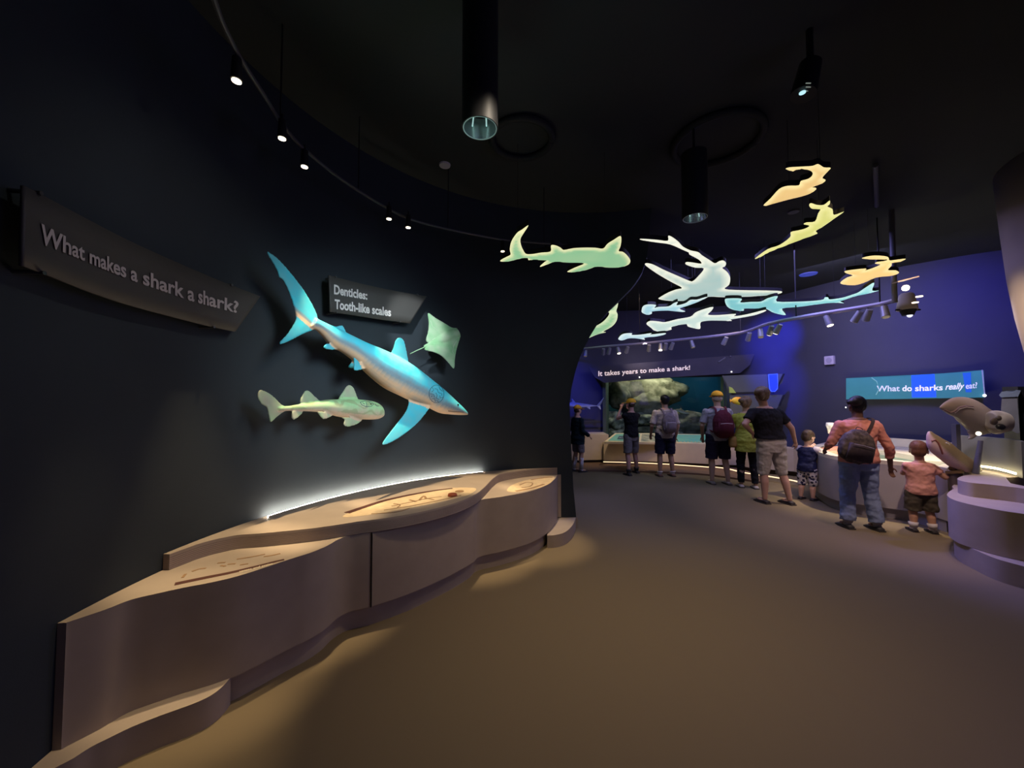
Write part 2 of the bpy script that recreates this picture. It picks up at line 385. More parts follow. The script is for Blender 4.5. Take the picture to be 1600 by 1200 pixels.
bm = BM(); c = H(718, 768, z); cone(bm, c, c + Vector((0, 0, .004)), .04, .04, 28); done('disc', bm, M_ink2, con)
z = ZL
bm = BM(); stroke(bm, [(273, 912.8), (320, 903), (360, 895), (400, 885.5), (425, 879), (444, 874.5)], z, .036, .0015, .02); done('title_band', bm, M_ink, con)
bm = BM()
for a in ([(370, 874), (395, 870), (414, 866)], [(412, 870), (425, 868), (438, 865)], [(340, 880), (352, 879)], [(300, 893), (312, 889)], [(312, 889), (322, 888)], [(356, 882), (368, 881)], [(290, 897), (285, 903)], [(345, 884), (352, 885)], [(375, 883), (388, 881)]):
    stroke(bm, a, z, .012)
done('diagram_print', bm, M_ink2, con)
def con_title(s, t, l):
    x = 374 + 52 * s; yb = 893.2 - 12.6 * s + 1.1; p = H(x, yb - 3.0 * t, ZL + .0016 + l); return p
text_mesh('title_lettering', 'senses and scales', con_title, mat('cream_letters', (.7, .62, .5), .6), con, .01, .0006)
flatpoly('graphic_inlay', [(792, 766), (800, 758), (820, 751), (850, 745.5), (864, 744), (866, 748), (858, 756), (840, 763), (815, 768), (798, 769)], z, M_inlay, .001)
bm = BM(); stroke(bm, [(806, 767.5), (830, 763), (850, 756.5)], z + .001, .03); stroke(bm, [(830, 749.5), (850, 746.5), (863, 745.5)], z + .001, .03); stroke(bm, [(812, 758), (822, 754), (832, 755), (828, 760), (815, 762)], z + .001, .014); done('title_band', bm, M_ink2, con)

# ================================================================ SIGNS ON THE LEFT WALL
M_sign = mat('grey_sign_panel', (.075, .072, .068), .5, noise_amt=.1, scale=4)
M_letter = mat('white_letters', (.85, .82, .78), .5)
def interp(pts, s):
    s *= len(pts) - 1; i = min(int(s), len(pts) - 2); f = s - i
    return (pts[i][0] * (1 - f) + pts[i + 1][0] * f, pts[i][1] * (1 - f) + pts[i + 1][1] * f)
def curved_sign(name, label, topc, botc, R, n=40, th=.012, stand=.05):
    t = [tuple(p) for p in [(v.x, v.y) for v in cat([(a, b, 0) for a, b in topc], 6)]]; b_ = [(v.x, v.y) for v in cat([(a, b, 0) for a, b in botc], 6)]
    def at(s, v, lift=0):
        a = interp(t, s); b = interp(b_, s); return CYL(b[0] + (a[0] - b[0]) * v, b[1] + (a[1] - b[1]) * v, R - lift)
    root = thing(name, label, 'wall sign', at(.5, .5))
    bm = BM(); f = [[bm.verts.new(at(i / n, j / 4)) for j in range(5)] for i in range(n + 1)]; g = [[bm.verts.new(at(i / n, j / 4, 0) + (Vector((at(i / n, j / 4).x - CX, at(i / n, j / 4).y - CY, 0)).normalized() * th)) for j in range(5)] for i in range(n + 1)]
    for i in range(n):
        for j in range(4): bm.faces.new((f[i][j], f[i + 1][j], f[i + 1][j + 1], f[i][j + 1])); bm.faces.new((g[i][j], g[i][j + 1], g[i + 1][j + 1], g[i + 1][j]))
        for j in (0, 4): bm.faces.new((f[i][j], f[i + 1][j], g[i + 1][j], g[i][j]))
    for j in range(4):
        for i in (0, n): bm.faces.new((f[i][j], f[i][j + 1], g[i][j + 1], g[i][j]))
    done('sign_panel', bm, M_sign, root, True)
    for s, v in ((.1, 1), (.88, 1), (.12, 0), (.86, 0)):
        p = at(s, v); d = Vector((p.x - CX, p.y - CY, 0)).normalized(); bm = BM(); cone(bm, p - d * .01, p + d * (CR - R), .008, .008, 10)
        done('standoff_bracket', bm, mat('dark_metal', (.12, .12, .12), .4, .8), root)
    return root, at
s1, at1 = curved_sign('heading_sign', 'long curved grey sign asking what makes a shark a shark, on the dark wall', [(38, 290), (80, 312), (140, 344), (200, 375), (270, 407), (340, 437), (407, 463)], [(35, 415), (80, 432), (140, 456), (200, 476), (270, 495), (325, 509), (368, 518)], CR - .09)
base1 = [(62, 379), (110, 397.5), (148, 414), (180, 427), (216, 441), (260, 456), (300, 470), (330, 478), (372, 489)]
cap1 = [(65, 348), (110, 372), (148, 391), (180, 404), (216, 418), (260, 434), (300, 447), (330, 457), (373, 471)]
def f1(s, t, l):
    # follow the photographed word positions along the arc
    a = interp(base1, s); b = interp(cap1, s); return CYL(a[0] + (b[0] - a[0]) * t, a[1] + (b[1] - a[1]) * t, CR - .092 - l)
text_mesh('sign_lettering', 'What makes a shark a shark?', f1, mat('grey_letters', (.55, .5, .49), .5), s1, .022)
s2, at2 = curved_sign('caption_sign', 'small grey sign reading denticles tooth-like scales, above the blue shark', [(514, 430), (560, 442), (615, 454), (667, 463)], [(516, 487), (550, 492), (595, 499), (641, 505)], CR - .12)
def fq(q, R):
    def f(s, t, l):
        a = interp([q[0], q[1]], s); b = interp([q[2], q[3]], s); return CYL(a[0] + (b[0] - a[0]) * t, a[1] + (b[1] - a[1]) * t, R - l)
    return f
text_mesh('sign_lettering', 'Denticles:', fq([(522, 459), (574, 468), (522, 444), (574, 455)], CR - .122), M_letter, s2, .03)
text_mesh('sign_lettering', 'Tooth-like scales', fq([(523, 482), (611, 494), (523, 467), (611, 481)], CR - .122), M_letter, s2, .03)
# ================================================================ MODEL SHARKS ON THE LEFT WALL
def cdt(poly, step):
    """triangulated planar patch: returns 2d verts, faces, distance of each vert to the outline"""
    n = len(poly); vs = [Vector((p[0], p[1])) for p in poly]
    xs = [p.x for p in vs]; ys = [p.y for p in vs]
    def ins(q):
        c = False
        for i in range(n):
            a, b = vs[i], vs[i - 1]
            if (a.y > q.y) != (b.y > q.y) and q.x < (b.x - a.x) * (q.y - a.y) / (b.y - a.y) + a.x: c = not c
        return c
    def dist(q):
        m = 1e9
        for i in range(n):
            a, b = vs[i - 1], vs[i]; ab = b - a; L = ab.length_squared
            t = 0 if L == 0 else max(0, min(1, (q - a).dot(ab) / L)); m = min(m, (q - a - ab * t).length)
        return m
    pts = list(vs); y = min(ys) + step / 2; k = 0
    while y < max(ys):
        x = min(xs) + (step / 2 if k % 2 else 0)
        while x < max(xs):
            q = Vector((x, y))
            if ins(q) and dist(q) > step * .45: pts.append(q)
            x += step
        y += step * .87; k += 1
    r = delaunay_2d_cdt(pts, [], [list(range(n))], 1, 1e-6)
    V, F = r[0], [f for f in r[2] if ins((r[0][f[0]] + r[0][f[1]] + r[0][f[2]]) / 3)]
    return V, F, [dist(v) for v in V]
def outward(p): return Vector((p.x - CX, p.y - CY, 0)).normalized()
def shark(name, label, cat_, mapf, R, stations, fins, ratio, vox, colfn, material, group=None, extra=None, surf=None):
    """stations: (top, bottom) pixel pairs; fins: (outline, lean, thickness); returns the thing"""
    at = surf or (lambda x, y, l=0: CYL(*mapf(x, y), R - l))
    inn = (lambda p: -outward(p)) if surf is None else surf.inn
    bm = BM(); rings = []; mids = []
    def c2(a): return [(v.x, v.y) for v in cat([(p[0], p[1], 0) for p in a], 4)]
    T = c2([s[0] for s in stations]); B = c2([s[1] for s in stations])
    for i in range(len(T)):
        a, b = at(*T[i]), at(*B[i]); m = (a + b) / 2; u = (a - b) / 2; h = u.length; u.normalize(); w_ = inn(m)
        w_ = (w_ - u * w_.dot(u)).normalized(); rings.append(ering(m, u, w_, h, h * ratio, 28)); mids.append((m, u, h))
    loft(bm, rings)
    for out, lean, th in fins:
        px = c2(out) if len(out) > 3 else out
        V, F, D = cdt(px, 14 if len(out) > 3 else 20)
        mx = max(max(D), 1e-3); r0 = Vector(out[0]); size = max((Vector(p) - r0).length for p in out)
        f = []; g = []
        for v, d in zip(V, D):
            ll = lean * (v - r0).length / size
            p = at(v.x, v.y, ll); w_ = inn(p); tt = max(vox * .85, th * (.5 + .5 * min(1, d / (mx * .8))))
            f.append(bm.verts.new(p + w_ * tt)); g.append(bm.verts.new(p - w_ * tt))
        edges = {}
        for t in F:
            bm.faces.new([f[i] for i in t]); bm.faces.new([g[i] for i in t][::-1])
            for i in range(3):
                e = (t[i], t[(i + 1) % 3])
                if e[::-1] in edges: edges.pop(e[::-1])
                else: edges[e] = 1
        for a, b in edges: bm.faces.new((f[a], g[a], g[b], f[b]))
    if extra: extra(bm, at)
    c = mids[len(mids) // 2][0]
    root = thing(name, label, cat_, c, group)
    o = remesh('body', bm, vox, material, root, 2)
    def cf(co, nr):
        best = None; bd = 1e9
        q = co
        for k, (m, u, h) in enumerate(mids):
            dd = (q - m).length - h
            if dd < bd: bd = dd; best = (m, u, h, k)
        m, u, h, k = best
        return colfn((q - m).dot(u) / max(h, 1e-4), k / len(mids), (q - m).length / max(h, 1e-4), q)
    setcol(o, cf)
    return root, o, at, inn
def lerp(a, b, t): t = max(0, min(1, t)); return tuple(x + (y - x) * t for x, y in zip(a, b))
c2p = lambda x, y: (380 + x / 3.3325, 360 + y / 3.3325)
def blue_col(s, k, r, q):  # countershading colours that also carry cyan projector light and warm under-light
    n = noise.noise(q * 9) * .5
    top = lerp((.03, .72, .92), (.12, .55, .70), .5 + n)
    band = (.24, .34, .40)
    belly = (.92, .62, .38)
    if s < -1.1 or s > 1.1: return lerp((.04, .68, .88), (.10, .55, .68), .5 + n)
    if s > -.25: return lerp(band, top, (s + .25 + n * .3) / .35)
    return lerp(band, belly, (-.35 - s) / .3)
M_blue = mat('blue_shark_projected_tint', (.1, .5, .7), .45, attr='Col', spec=.3, noise_amt=.25, scale=14, col2=(.30, .50, .60))
st = [((1170, 949), (1170, 960)), ((1150, 926), (1152, 961)), ((1118, 896), (1118, 961)), ((1075, 856), (1075, 958)), ((1030, 816), (1020, 950)), ((975, 773), (950, 915)), ((910, 722), (880, 890)), ((850, 682), (820, 862)), ((780, 645), (740, 822)), ((710, 613), (665, 762)), ((640, 584), (590, 690)), ((560, 545), (520, 638)), ((500, 516), (460, 603)), ((450, 492), (415, 550)), ((405, 470), (385, 522)), ((372, 455), (345, 505))]
fins = [([(862, 695), (852, 640), (838, 580), (822, 560), (805, 560), (790, 580), (780, 615), (766, 640), (745, 636), (800, 670)], 0, .008),
        ([(535, 532), (522, 503), (510, 494), (480, 500), (450, 492), (480, 520), (520, 545)], 0, .006),
        ([(390, 470), (380, 430), (350, 370), (310, 305), (265, 245), (215, 185), (165, 135), (122, 110), (145, 152), (175, 205), (188, 245), (208, 258), (230, 300), (250, 350), (265, 400), (275, 455), (262, 490), (225, 545), (190, 582), (198, 592), (245, 574), (300, 545), (355, 522), (385, 505)], 0, .010),
        ([(500, 620), (470, 598), (435, 590), (418, 606), (430, 617), (465, 622)], .02, .006),
        ([(600, 655), (578, 662), (560, 690), (548, 714), (575, 718), (590, 700)], -.05, .006),
        ([(640, 705), (600, 680), (576, 662), (578, 700), (580, 730), (620, 724), (664, 712)], .10, .007),
        ([(900, 862), (855, 862), (862, 895), (845, 945), (800, 1005), (750, 1070), (724, 1110), (740, 1116), (795, 1090), (860, 1045), (915, 995), (955, 945), (978, 905), (940, 875)], .16, .010)]
def gill(bm, at): pass
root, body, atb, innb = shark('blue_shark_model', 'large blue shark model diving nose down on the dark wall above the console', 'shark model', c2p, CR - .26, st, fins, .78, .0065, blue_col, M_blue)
# mouth, eye, nose teeth and the round scale diagram
def onbody(x, y, h, surf=atb): return surf(x, y, h)
def surf_lift(px, py, pairs, mp_ratio, at):
    best = None
    for t, b in pairs:
        m = ((t[0] + b[0]) / 2, (t[1] + b[1]) / 2); d = math.hypot(px - m[0], py - m[1])
        if best is None or d < best[0]: best = (d, t, b)
    return best
M_black = mat('black_paint', (.01, .01, .012), .35)
def raycast_to(o, px, py):
    d = ray(px, py).normalized(); mw = o.matrix_world.inverted(); ok, loc, nr, i = o.ray_cast(mw @ Vector((0, 0, EYE)), (mw.to_3x3() @ d))
    return (o.matrix_world @ loc, o.matrix_world.to_3x3() @ nr) if ok else (None, None)
bpy.context.view_layer.update()
def draped(name, o, strokes, r, m, parent):
    bm = BM()
    for s in strokes:
        pts = []
        for (x, y) in s:
            p, n = raycast_to(o, x, y)
            if p: pts.append(p + n * .0015)
        if len(pts) > 1: tube(bm, pts, r, 6)
    return done(name, bm, m, parent)
def zx(x, y): return (540 + x / 7.273, 560 + y / 7.273)
circ = [zx(1032 + 84 * math.cos(t * PI / 16), 404 + 100 * math.sin(t * PI / 16)) for t in range(33)]
cells = [[(985, 330), (1000, 360), (980, 380)], [(1010, 345), (1040, 350), (1050, 385), (1080, 400)], [(1060, 320), (1070, 350), (1100, 375)], [(960, 400), (1000, 410), (1010, 440)], [(1025, 390), (1040, 420), (1030, 450), (1060, 465)], [(975, 460), (1010, 455), (1020, 490)], [(1070, 420), (1075, 450), (1105, 440)], [(1090, 395), (1095, 425)], [(985, 420), (970, 440)], [(1040, 480), (1055, 495)]]
draped('scale_diagram', body, [circ] + [[zx(*p) for p in c] for c in cells], .0022, mat('diagram_lines', (.01, .07, .12), .5), root)  # dark tubes stand in for the projected line pattern
bm = BM(); p, n = raycast_to(body, *zx(1277, 528)); ball(bm, p, .011); done('eye', bm, M_black, root, True)
draped('mouth', body, [[zx(1165, 597), zx(1220, 604), zx(1290, 608), zx(1340, 612)]], .003, mat('mouth_line', (.12, .05, .04), .6), root)
for x, y in ((940, 735), (640, 640)):
    a = atb(x, y); o_ = outward(a); bm = BM(); cone(bm, a, a + o_ * .26, .012, .012, 12); done('wall_mount', bm, mat('dark_metal', (.12, .12, .12), .4, .8), root)
# horn shark
def horn_col(s, k, r, q):
    n = noise.noise(q * 14); g = (.38, .68, .36); c = (.62, .52, .40); d = (.30, .34, .18)
    base = lerp(g, c, .5 - s * .9 + n * .5)
    st_ = math.sin(q.z * 85 + n * 4 + q.x * 12)
    if r > 1.25: return lerp((.46, .44, .36), g, .25 + n * .5)
    return lerp(base, d, .55 if st_ > .55 else 0) if s > -.5 else lerp(base, (.72, .48, .34), .6)
M_horn = mat('horn_shark_paint', (.5, .5, .4), .5, attr='Col', noise_amt=.2, scale=30, col2=(.3, .45, .25))
st2 = [((732, 945), (731, 966)), ((718, 915), (718, 975)), ((690, 895), (695, 983)), ((650, 885), (650, 985)), ((600, 880), (600, 983)), ((550, 879), (548, 978)), ((490, 879), (485, 968)), ((430, 882), (420, 950)), ((370, 892), (360, 944)), ((300, 903), (300, 941)), ((240, 913), (240, 940)), ((205, 915), (205, 942)), ((185, 918), (185, 944))]
f2 = [([(600, 885), (590, 860), (575, 822), (555, 805), (538, 812), (520, 840), (500, 878), (550, 900)], 0, .006),
      ([(395, 885), (370, 862), (345, 838), (327, 833), (312, 850), (296, 897), (340, 905)], 0, .005),
      ([(215, 915), (190, 900), (160, 868), (125, 843), (90, 830), (79, 842), (78, 875), (95, 905), (122, 922), (132, 965), (143, 998), (170, 975), (195, 955), (220, 940)], 0, .007),
      ([(310, 938), (260, 940), (253, 965), (258, 984), (275, 980), (305, 955)], .02, .005),
      ([(480, 945), (430, 945), (388, 943), (402, 968), (420, 983), (445, 975), (475, 958)], .06, .006),
      ([(620, 968), (560, 972), (512, 974), (528, 985), (524, 1012), (545, 1022), (590, 1010), (618, 990)], .09, .007)]
root2, body2, ath, _ = shark('horn_shark_model', 'small spotted green and tan shark model on the wall beneath the blue shark', 'shark model', c2p, CR - .20, st2, f2, .9, .006, horn_col, M_horn)
bpy.context.view_layer.update()
bm = BM(); p, n = raycast_to(body2, 380 + 665 / 3.3325, 360 + 905 / 3.3325)
if p: ball(bm, p, .006)
done('eye', bm, M_black, root2, True)
hx = lambda x, y: zx(x, y)
draped('scale_diagram', body2, [[hx(165, 500), hx(185, 530), hx(230, 550), hx(290, 545), hx(320, 520), hx(290, 495), hx(220, 485), hx(165, 500)], [hx(230, 500), hx(240, 525), hx(235, 545)], [hx(270, 500), hx(290, 520), hx(310, 510)], [hx(190, 505), hx(215, 520)], [hx(335, 520), hx(350, 540), hx(375, 545)]], .002, MC['diagram_lines'], root2)
a = ath(560, 930); bm = BM(); cone(bm, a, a + outward(a) * .2, .012, .012, 12); done('wall_mount', bm, MC['dark_metal'], root2)
a = ath(612, 985); bm = BM(); cone(bm, a, ath(628, 1022) + outward(a) * .19, .005, .005, 8); done('support_wire', bm, MC['dark_metal'], root2)
# ray
def ray_col(s, k, r, q):
    n = noise.noise(q * 12); return lerp((.33, .66, .34), (.55, .74, .50), .5 + n)
M_ray = mat('green_ray_paint', (.4, .6, .35), .5, attr='Col', noise_amt=.2, scale=25, col2=(.25, .5, .25))
def ray_extra(bm, at):
    pts = [at(x, y, .0) for x, y in ((985, 590), (950, 605), (905, 625), (868, 643))]; tube(bm, pts, .006, 8)
stR = [((1112, 512), (1128, 548)), ((1100, 513), (1126, 562)), ((1060, 525), (1085, 575)), ((1020, 548), (1035, 592)), ((985, 575), (995, 602)), ((955, 590), (960, 612)), ((940, 598), (942, 606))]
fR = [([(1050, 560), (1115, 512), (1085, 505), (1040, 478), (1000, 455), (962, 430), (966, 480), (962, 530), (952, 575), (985, 598)], -.03, .012),
      ([(1050, 560), (1000, 592), (960, 600), (945, 622), (990, 634), (1030, 652), (1065, 685), (1097, 720), (1102, 670), (1112, 615), (1130, 558)], .08, .012)]
root3, body3, atr, _ = shark('ray_model', 'green ray model with thin tail on the wall to the blue shark dorsal side', 'ray model', c2p, CR - .16, stR, fR, .7, .006, ray_col, M_ray, extra=ray_extra)
draped('outline_print', body3, [[(380 + x / 3.3325, 360 + y / 3.3325) for x, y in s] for s in ([(1112, 575), (1095, 600), (1090, 630), (1098, 650)], [(975, 470), (985, 500), (1010, 520)], [(1000, 560), (985, 570)])], .002, mat('pale_drawing', (.75, .85, .7), .5), root3)
a = atr(1050, 560); bm = BM(); cone(bm, a, a + outward(a) * .16, .010, .010, 12); done('wall_mount', bm, MC['dark_metal'], root3)

# ================================================================ LIT SHARK SHAPES HANGING FROM THE CEILING
def lit_shape(name, label, pts, t, cin, cedge, es=1.0, edge_w=.05, th=.045, cables=(0, 0), group='lit shark shapes hanging from the ceiling', dark=None):
    z = EYE + t
    P2 = [v.xy for v in cat([H(x, y, z) for x, y in pts], 3, True)]
    q = [P2[0]]
    for p in P2[1:]:
        if (p - q[-1]).length > .006: q.append(p)
    xs = [p.x for p in q]; ys = [p.y for p in q]
    V, F, D = cdt(q, max(max(xs) - min(xs), max(ys) - min(ys)) / 38)
    cx, cy = sum(xs) / len(xs), sum(ys) / len(ys)
    root = thing(name, label, 'hanging shark light', (cx, cy, z), group)
    mx = max(D); n = len(q)
    # diffuser: gently domed downwards
    bm = BM(); ly = bm.verts.layers.float_color.new('Col'); f = []
    for v, d in zip(V, D):
        x = bm.verts.new((v.x, v.y, z - .035 * math.sqrt(min(1, d / mx)))); k = min(1, d / edge_w)
        nn = .5 + .5 * noise.noise(Vector((v.x * 5, v.y * 5, t)))
        x[ly] = (*lerp(cedge, lerp(cin, cedge, .18 * nn), k), 1); f.append(x)
    for tri in F: bm.faces.new([f[i] for i in tri])
    m = MC.get('lit_diffuser%g' % es) or mat('lit_diffuser%g' % es, (.7, .75, .7), .5, attr='Col', es=es)
    o = done('diffuser', bm, m, root, True, recalc=False)
    # black housing above it
    bm = BM(); g = [bm.verts.new((v.x, v.y, z + th)) for v in V]; lo = [bm.verts.new((v.x, v.y, z + .001)) for v in V]
    ed = {}
    for tri in F:
        bm.faces.new([g[i] for i in tri])
        bm.faces.new([lo[i] for i in tri][::-1])
        for i in range(3):
            e = (tri[i], tri[(i + 1) % 3])
            if e[::-1] in ed: ed.pop(e[::-1])
            else: ed[e] = 1
    for a, b in ed: bm.faces.new((g[a], lo[a], lo[b], g[b]))
    done('housing', bm, mat('black_housing', (.012, .012, .014), .7), root)
    best = sorted(range(len(V)), key=lambda i: -D[i])
    a = best[0]; far = max(best[:max(8, len(best) // 3)], key=lambda i: (V[i] - V[a]).length)
    for i in (a, far):
        bm = BM(); cone(bm, (V[i].x, V[i].y, z + th), (V[i].x, V[i].y, CEIL), .0015, .0015, 6); done('suspension_cable', bm, MC['black_housing'], root)
    return root
def cr(sc, ox, oy): return lambda L: [(ox + x / sc, oy + y / sc) for x, y in L]
c5 = cr(4.706, 760, 330); c6 = cr(3.81, 1000, 340); c7 = cr(4.443, 1150, 230)
G = ((.20, .45, .25)); GE = (.80, .82, .50)
lit_shape('whale_shark_light', 'lit green whale shark shape hanging just in front of the dark curved wall', c5([(310, 103), (262, 135), (225, 160), (185, 220), (172, 280), (178, 318), (150, 335), (112, 355), (105, 370), (170, 367), (230, 352), (285, 340), (305, 345), (310, 360), (345, 355), (440, 360), (430, 372), (398, 400), (400, 409), (460, 386), (510, 370), (600, 376), (720, 382), (650, 415), (600, 440), (607, 448), (700, 438), (770, 420), (815, 405), (900, 413), (980, 410), (1040, 395), (1058, 370), (1050, 345), (1025, 315), (1000, 298), (972, 293), (985, 260), (992, 215), (985, 182), (940, 208), (890, 240), (858, 275), (800, 269), (720, 268), (640, 272), (570, 285), (545, 268), (510, 252), (475, 252), (472, 296), (400, 305), (340, 315), (292, 314), (270, 285), (255, 250), (250, 205), (275, 160)]), 1.3, (.20, .46, .26), (.85, .83, .46), edge_w=.035)
lit_shape('thresher_shark_light', 'big lit white thresher shark shape with long fins hanging at the centre', c6([(8, 126), (100, 132), (165, 138), (168, 108), (195, 118), (230, 145), (255, 172), (300, 195), (345, 205), (370, 225), (410, 250), (445, 272), (470, 260), (495, 255), (512, 270), (506, 290), (490, 300), (520, 325), (537, 360), (530, 400), (505, 425), (600, 432), (750, 434), (838, 438), (838, 450), (780, 460), (650, 470), (500, 474), (415, 470), (390, 480), (330, 492), (250, 496), (170, 495), (112, 485), (122, 472), (170, 445), (215, 428), (250, 418), (190, 385), (120, 345), (60, 305), (30, 280), (40, 271), (80, 280), (140, 310), (220, 345), (290, 375), (315, 378), (350, 345), (380, 303), (330, 298), (275, 280), (275, 265), (310, 267), (365, 274), (350, 250), (295, 220), (290, 208), (250, 190), (180, 160), (100, 148), (10, 134)]), 1.5, (.36, .52, .50), (.88, .90, .74), edge_w=.09)
lit_shape('small_hammerhead_light', 'small pale blue hammerhead light tucked beneath the thresher shape', c6([(10, 550), (18, 528), (45, 517), (95, 520), (85, 538), (110, 532), (170, 528), (200, 510), (225, 502), (218, 522), (270, 510), (300, 490), (340, 488), (385, 474), (400, 474), (345, 500), (290, 520), (235, 540), (265, 556), (262, 560), (190, 553), (150, 550), (75, 555), (70, 572), (35, 575), (12, 565)]), 1.42, (.35, .62, .72), (.70, .86, .84), edge_w=.06)
lit_shape('guitar_shark_light', 'lit white shark shape with frilled head between the two blue ones', c6([(38, 632), (60, 615), (110, 618), (150, 622), (220, 605), (300, 590), (330, 565), (380, 545), (435, 532), (425, 555), (405, 578), (470, 580), (570, 573), (560, 587), (640, 575), (740, 550), (745, 558), (690, 578), (600, 595), (540, 605), (545, 615), (480, 612), (400, 612), (360, 625), (358, 662), (320, 658), (285, 648), (270, 632), (190, 650), (188, 666), (160, 672), (130, 682), (85, 672), (70, 660), (60, 652)]), 1.34, (.52, .68, .64), (.88, .92, .80), edge_w=.1)
lit_shape('hammerhead_light', 'tiny lit bluish hammerhead shape, lowest of the hanging shapes near the far track', c5([(970, 943), (985, 915), (1015, 900), (1070, 897), (1070, 910), (1140, 907), (1215, 896), (1205, 907), (1310, 896), (1312, 905), (1250, 918), (1200, 922), (1160, 930), (1165, 945), (1130, 937), (1060, 930), (1010, 945)]), 1.2, (.45, .66, .74), (.75, .9, .88), edge_w=.08)
lit_shape('tiger_shark_light', 'long lit turquoise shark shape with raised tail above the far track', c6([(505, 490), (530, 481), (605, 483), (597, 505), (660, 502), (720, 500), (760, 480), (820, 467), (815, 500), (950, 500), (1040, 495), (1090, 488), (1100, 475), (1120, 475), (1130, 487), (1200, 478), (1260, 460), (1300, 445), (1345, 415), (1395, 387), (1382, 435), (1428, 433), (1350, 452), (1290, 465), (1230, 485), (1190, 498), (1215, 510), (1140, 505), (1050, 515), (940, 530), (845, 540), (868, 580), (800, 568), (765, 550), (735, 538), (660, 540), (620, 540), (615, 555), (560, 550), (520, 530)]), 1.42, (.18, .50, .54), (.50, .84, .80), edge_w=.05)
lit_shape('curled_shark_light', 'lit orange shark shape with curled tail, topmost of the hanging shapes', c7([(190, 405), (240, 355), (300, 290), (360, 268), (435, 265), (450, 235), (500, 220), (530, 195), (525, 168), (470, 150), (420, 152), (395, 165), (345, 152), (370, 140), (450, 135), (530, 130), (570, 117), (610, 140), (658, 143), (635, 170), (600, 212), (620, 225), (610, 242), (525, 275), (555, 282), (548, 300), (480, 330), (360, 360), (250, 390)]), 1.7, (.80, .52, .20), (.95, .80, .38), edge_w=.04)
lit_shape('sawfish_light', 'lit yellow sawfish shape with a long thin snout', c7([(137, 768), (220, 708), (300, 680), (375, 625), (380, 590), (430, 578), (480, 565), (510, 545), (470, 535), (490, 522), (548, 515), (570, 460), (585, 430), (530, 428), (508, 405), (520, 388), (560, 400), (610, 400), (650, 370), (650, 395), (635, 412), (670, 430), (680, 470), (750, 447), (690, 490), (620, 540), (555, 580), (565, 600), (500, 620), (420, 650), (320, 690), (240, 722), (147, 772)]), 1.7, (.66, .66, .20), (.88, .84, .36), edge_w=.045)
lit_shape('angel_shark_light', 'lit amber angel shark shape beside the projector', c7([(728, 935), (770, 905), (810, 890), (765, 875), (762, 858), (900, 842), (895, 856), (960, 835), (1005, 812), (965, 808), (980, 797), (1030, 790), (1045, 778), (890, 775), (885, 765), (960, 752), (1050, 760), (1065, 785), (1100, 783), (1178, 774), (1150, 790), (1085, 800), (1080, 822), (1055, 853), (1110, 855), (1130, 875), (1060, 892), (980, 900), (900, 935), (820, 955), (735, 950)]), 1.5, (.85, .56, .20), (.95, .78, .36), edge_w=.06)
lit_shape('leaping_shark_light', 'lit green curved shark shape peeking from behind the flared wall edge', c5([(700, 955), (740, 870), (770, 825), (790, 828), (790, 848), (840, 825), (880, 790), (903, 748), (855, 712), (888, 668), (935, 680), (948, 645), (968, 660), (965, 700), (955, 735), (965, 762), (955, 810), (920, 850), (860, 885), (880, 890), (820, 905), (760, 930), (712, 955)]), 1.5, (.25, .50, .28), (.70, .80, .50), edge_w=.08)

# ================================================================ TRACK LIGHTS AND CEILING FIXTURES
M_track = mat('grey_track', (.09, .09, .10), .5, .3)
M_blk = mat('matte_black_metal', (.012, .012, .013), .55)
def spot_fixture(name, label, p, aim, r=.035, L=.11, es=3, group=None, ecol=(1, .85, .6), body=None, drop=.05):
    p = Vector(p); d = (Vector(aim) - p).normalized()
    root = thing(name, label, 'track spotlight', p, group)
    bm = BM(); cone(bm, p + Vector((0, 0, drop + .03)), p, .008, .008, 8); done('stem', bm, M_blk, root)
    bm = BM(); cone(bm, p - d * L * .4, p + d * L * .6, r * .8, r, 18); done('lamp_head', bm, body or M_blk, root)
    bm = BM(); cone(bm, p + d * (L * .6 + .001), p + d * (L * .6 + .006), r * .8, r * .8, 18); done('lens', bm, mat('lens_%g_%g' % (es, ecol[2]), (1, .9, .7), .4, emit=ecol, es=es), root)
    return root
# near track following the curved wall
tr_px = [(318, -60), (335, 0), (352, 45), (378, 95), (410, 145), (438, 190), (470, 228), (520, 270), (560, 298), (600, 322), (640, 342), (700, 358), (760, 370), (800, 376), (850, 380), (900, 384), (950, 386)]
TZ = EYE + 1.7
tp = [H(x, y, TZ) for x, y in tr_px]
root = thing('light_track', 'thin curved grey light track under the dark ceiling, following the curved wall', 'light track', tp[6])
bm = BM(); tube(bm, cat(tp, 3), .012, 8); done('rail', bm, M_track, root)
for i in (1, 5, 8, 11, 14):
    bm = BM(); cone(bm, tp[i], (tp[i].x, tp[i].y, CEIL), .005, .005, 6); done('hanger_rod', bm, M_blk, root)
SP = [(370, 105, 'above the heading sign, highest on the track'), (441, 199, 'second down from the top of the near track'), (476, 245, 'third down from the top of the near track'), (608, 330, 'upper one of the pair above the blue shark'), (638, 344, 'lower one of the pair above the blue shark'), (785, 383, 'just left of the whale shark tail'), (853, 391, 'above the back of the whale shark shape')]
for i, (x, y, s) in enumerate(SP):
    p = H(x, y, TZ - .06); spot_fixture('track_spotlight', 'small black spotlight ' + s, p, (p.x - .05, p.y + .1, 0) if i < 5 else (0, 4, .7), es=5 if i < 5 else 2, group='spotlights on the near track', r=.026)
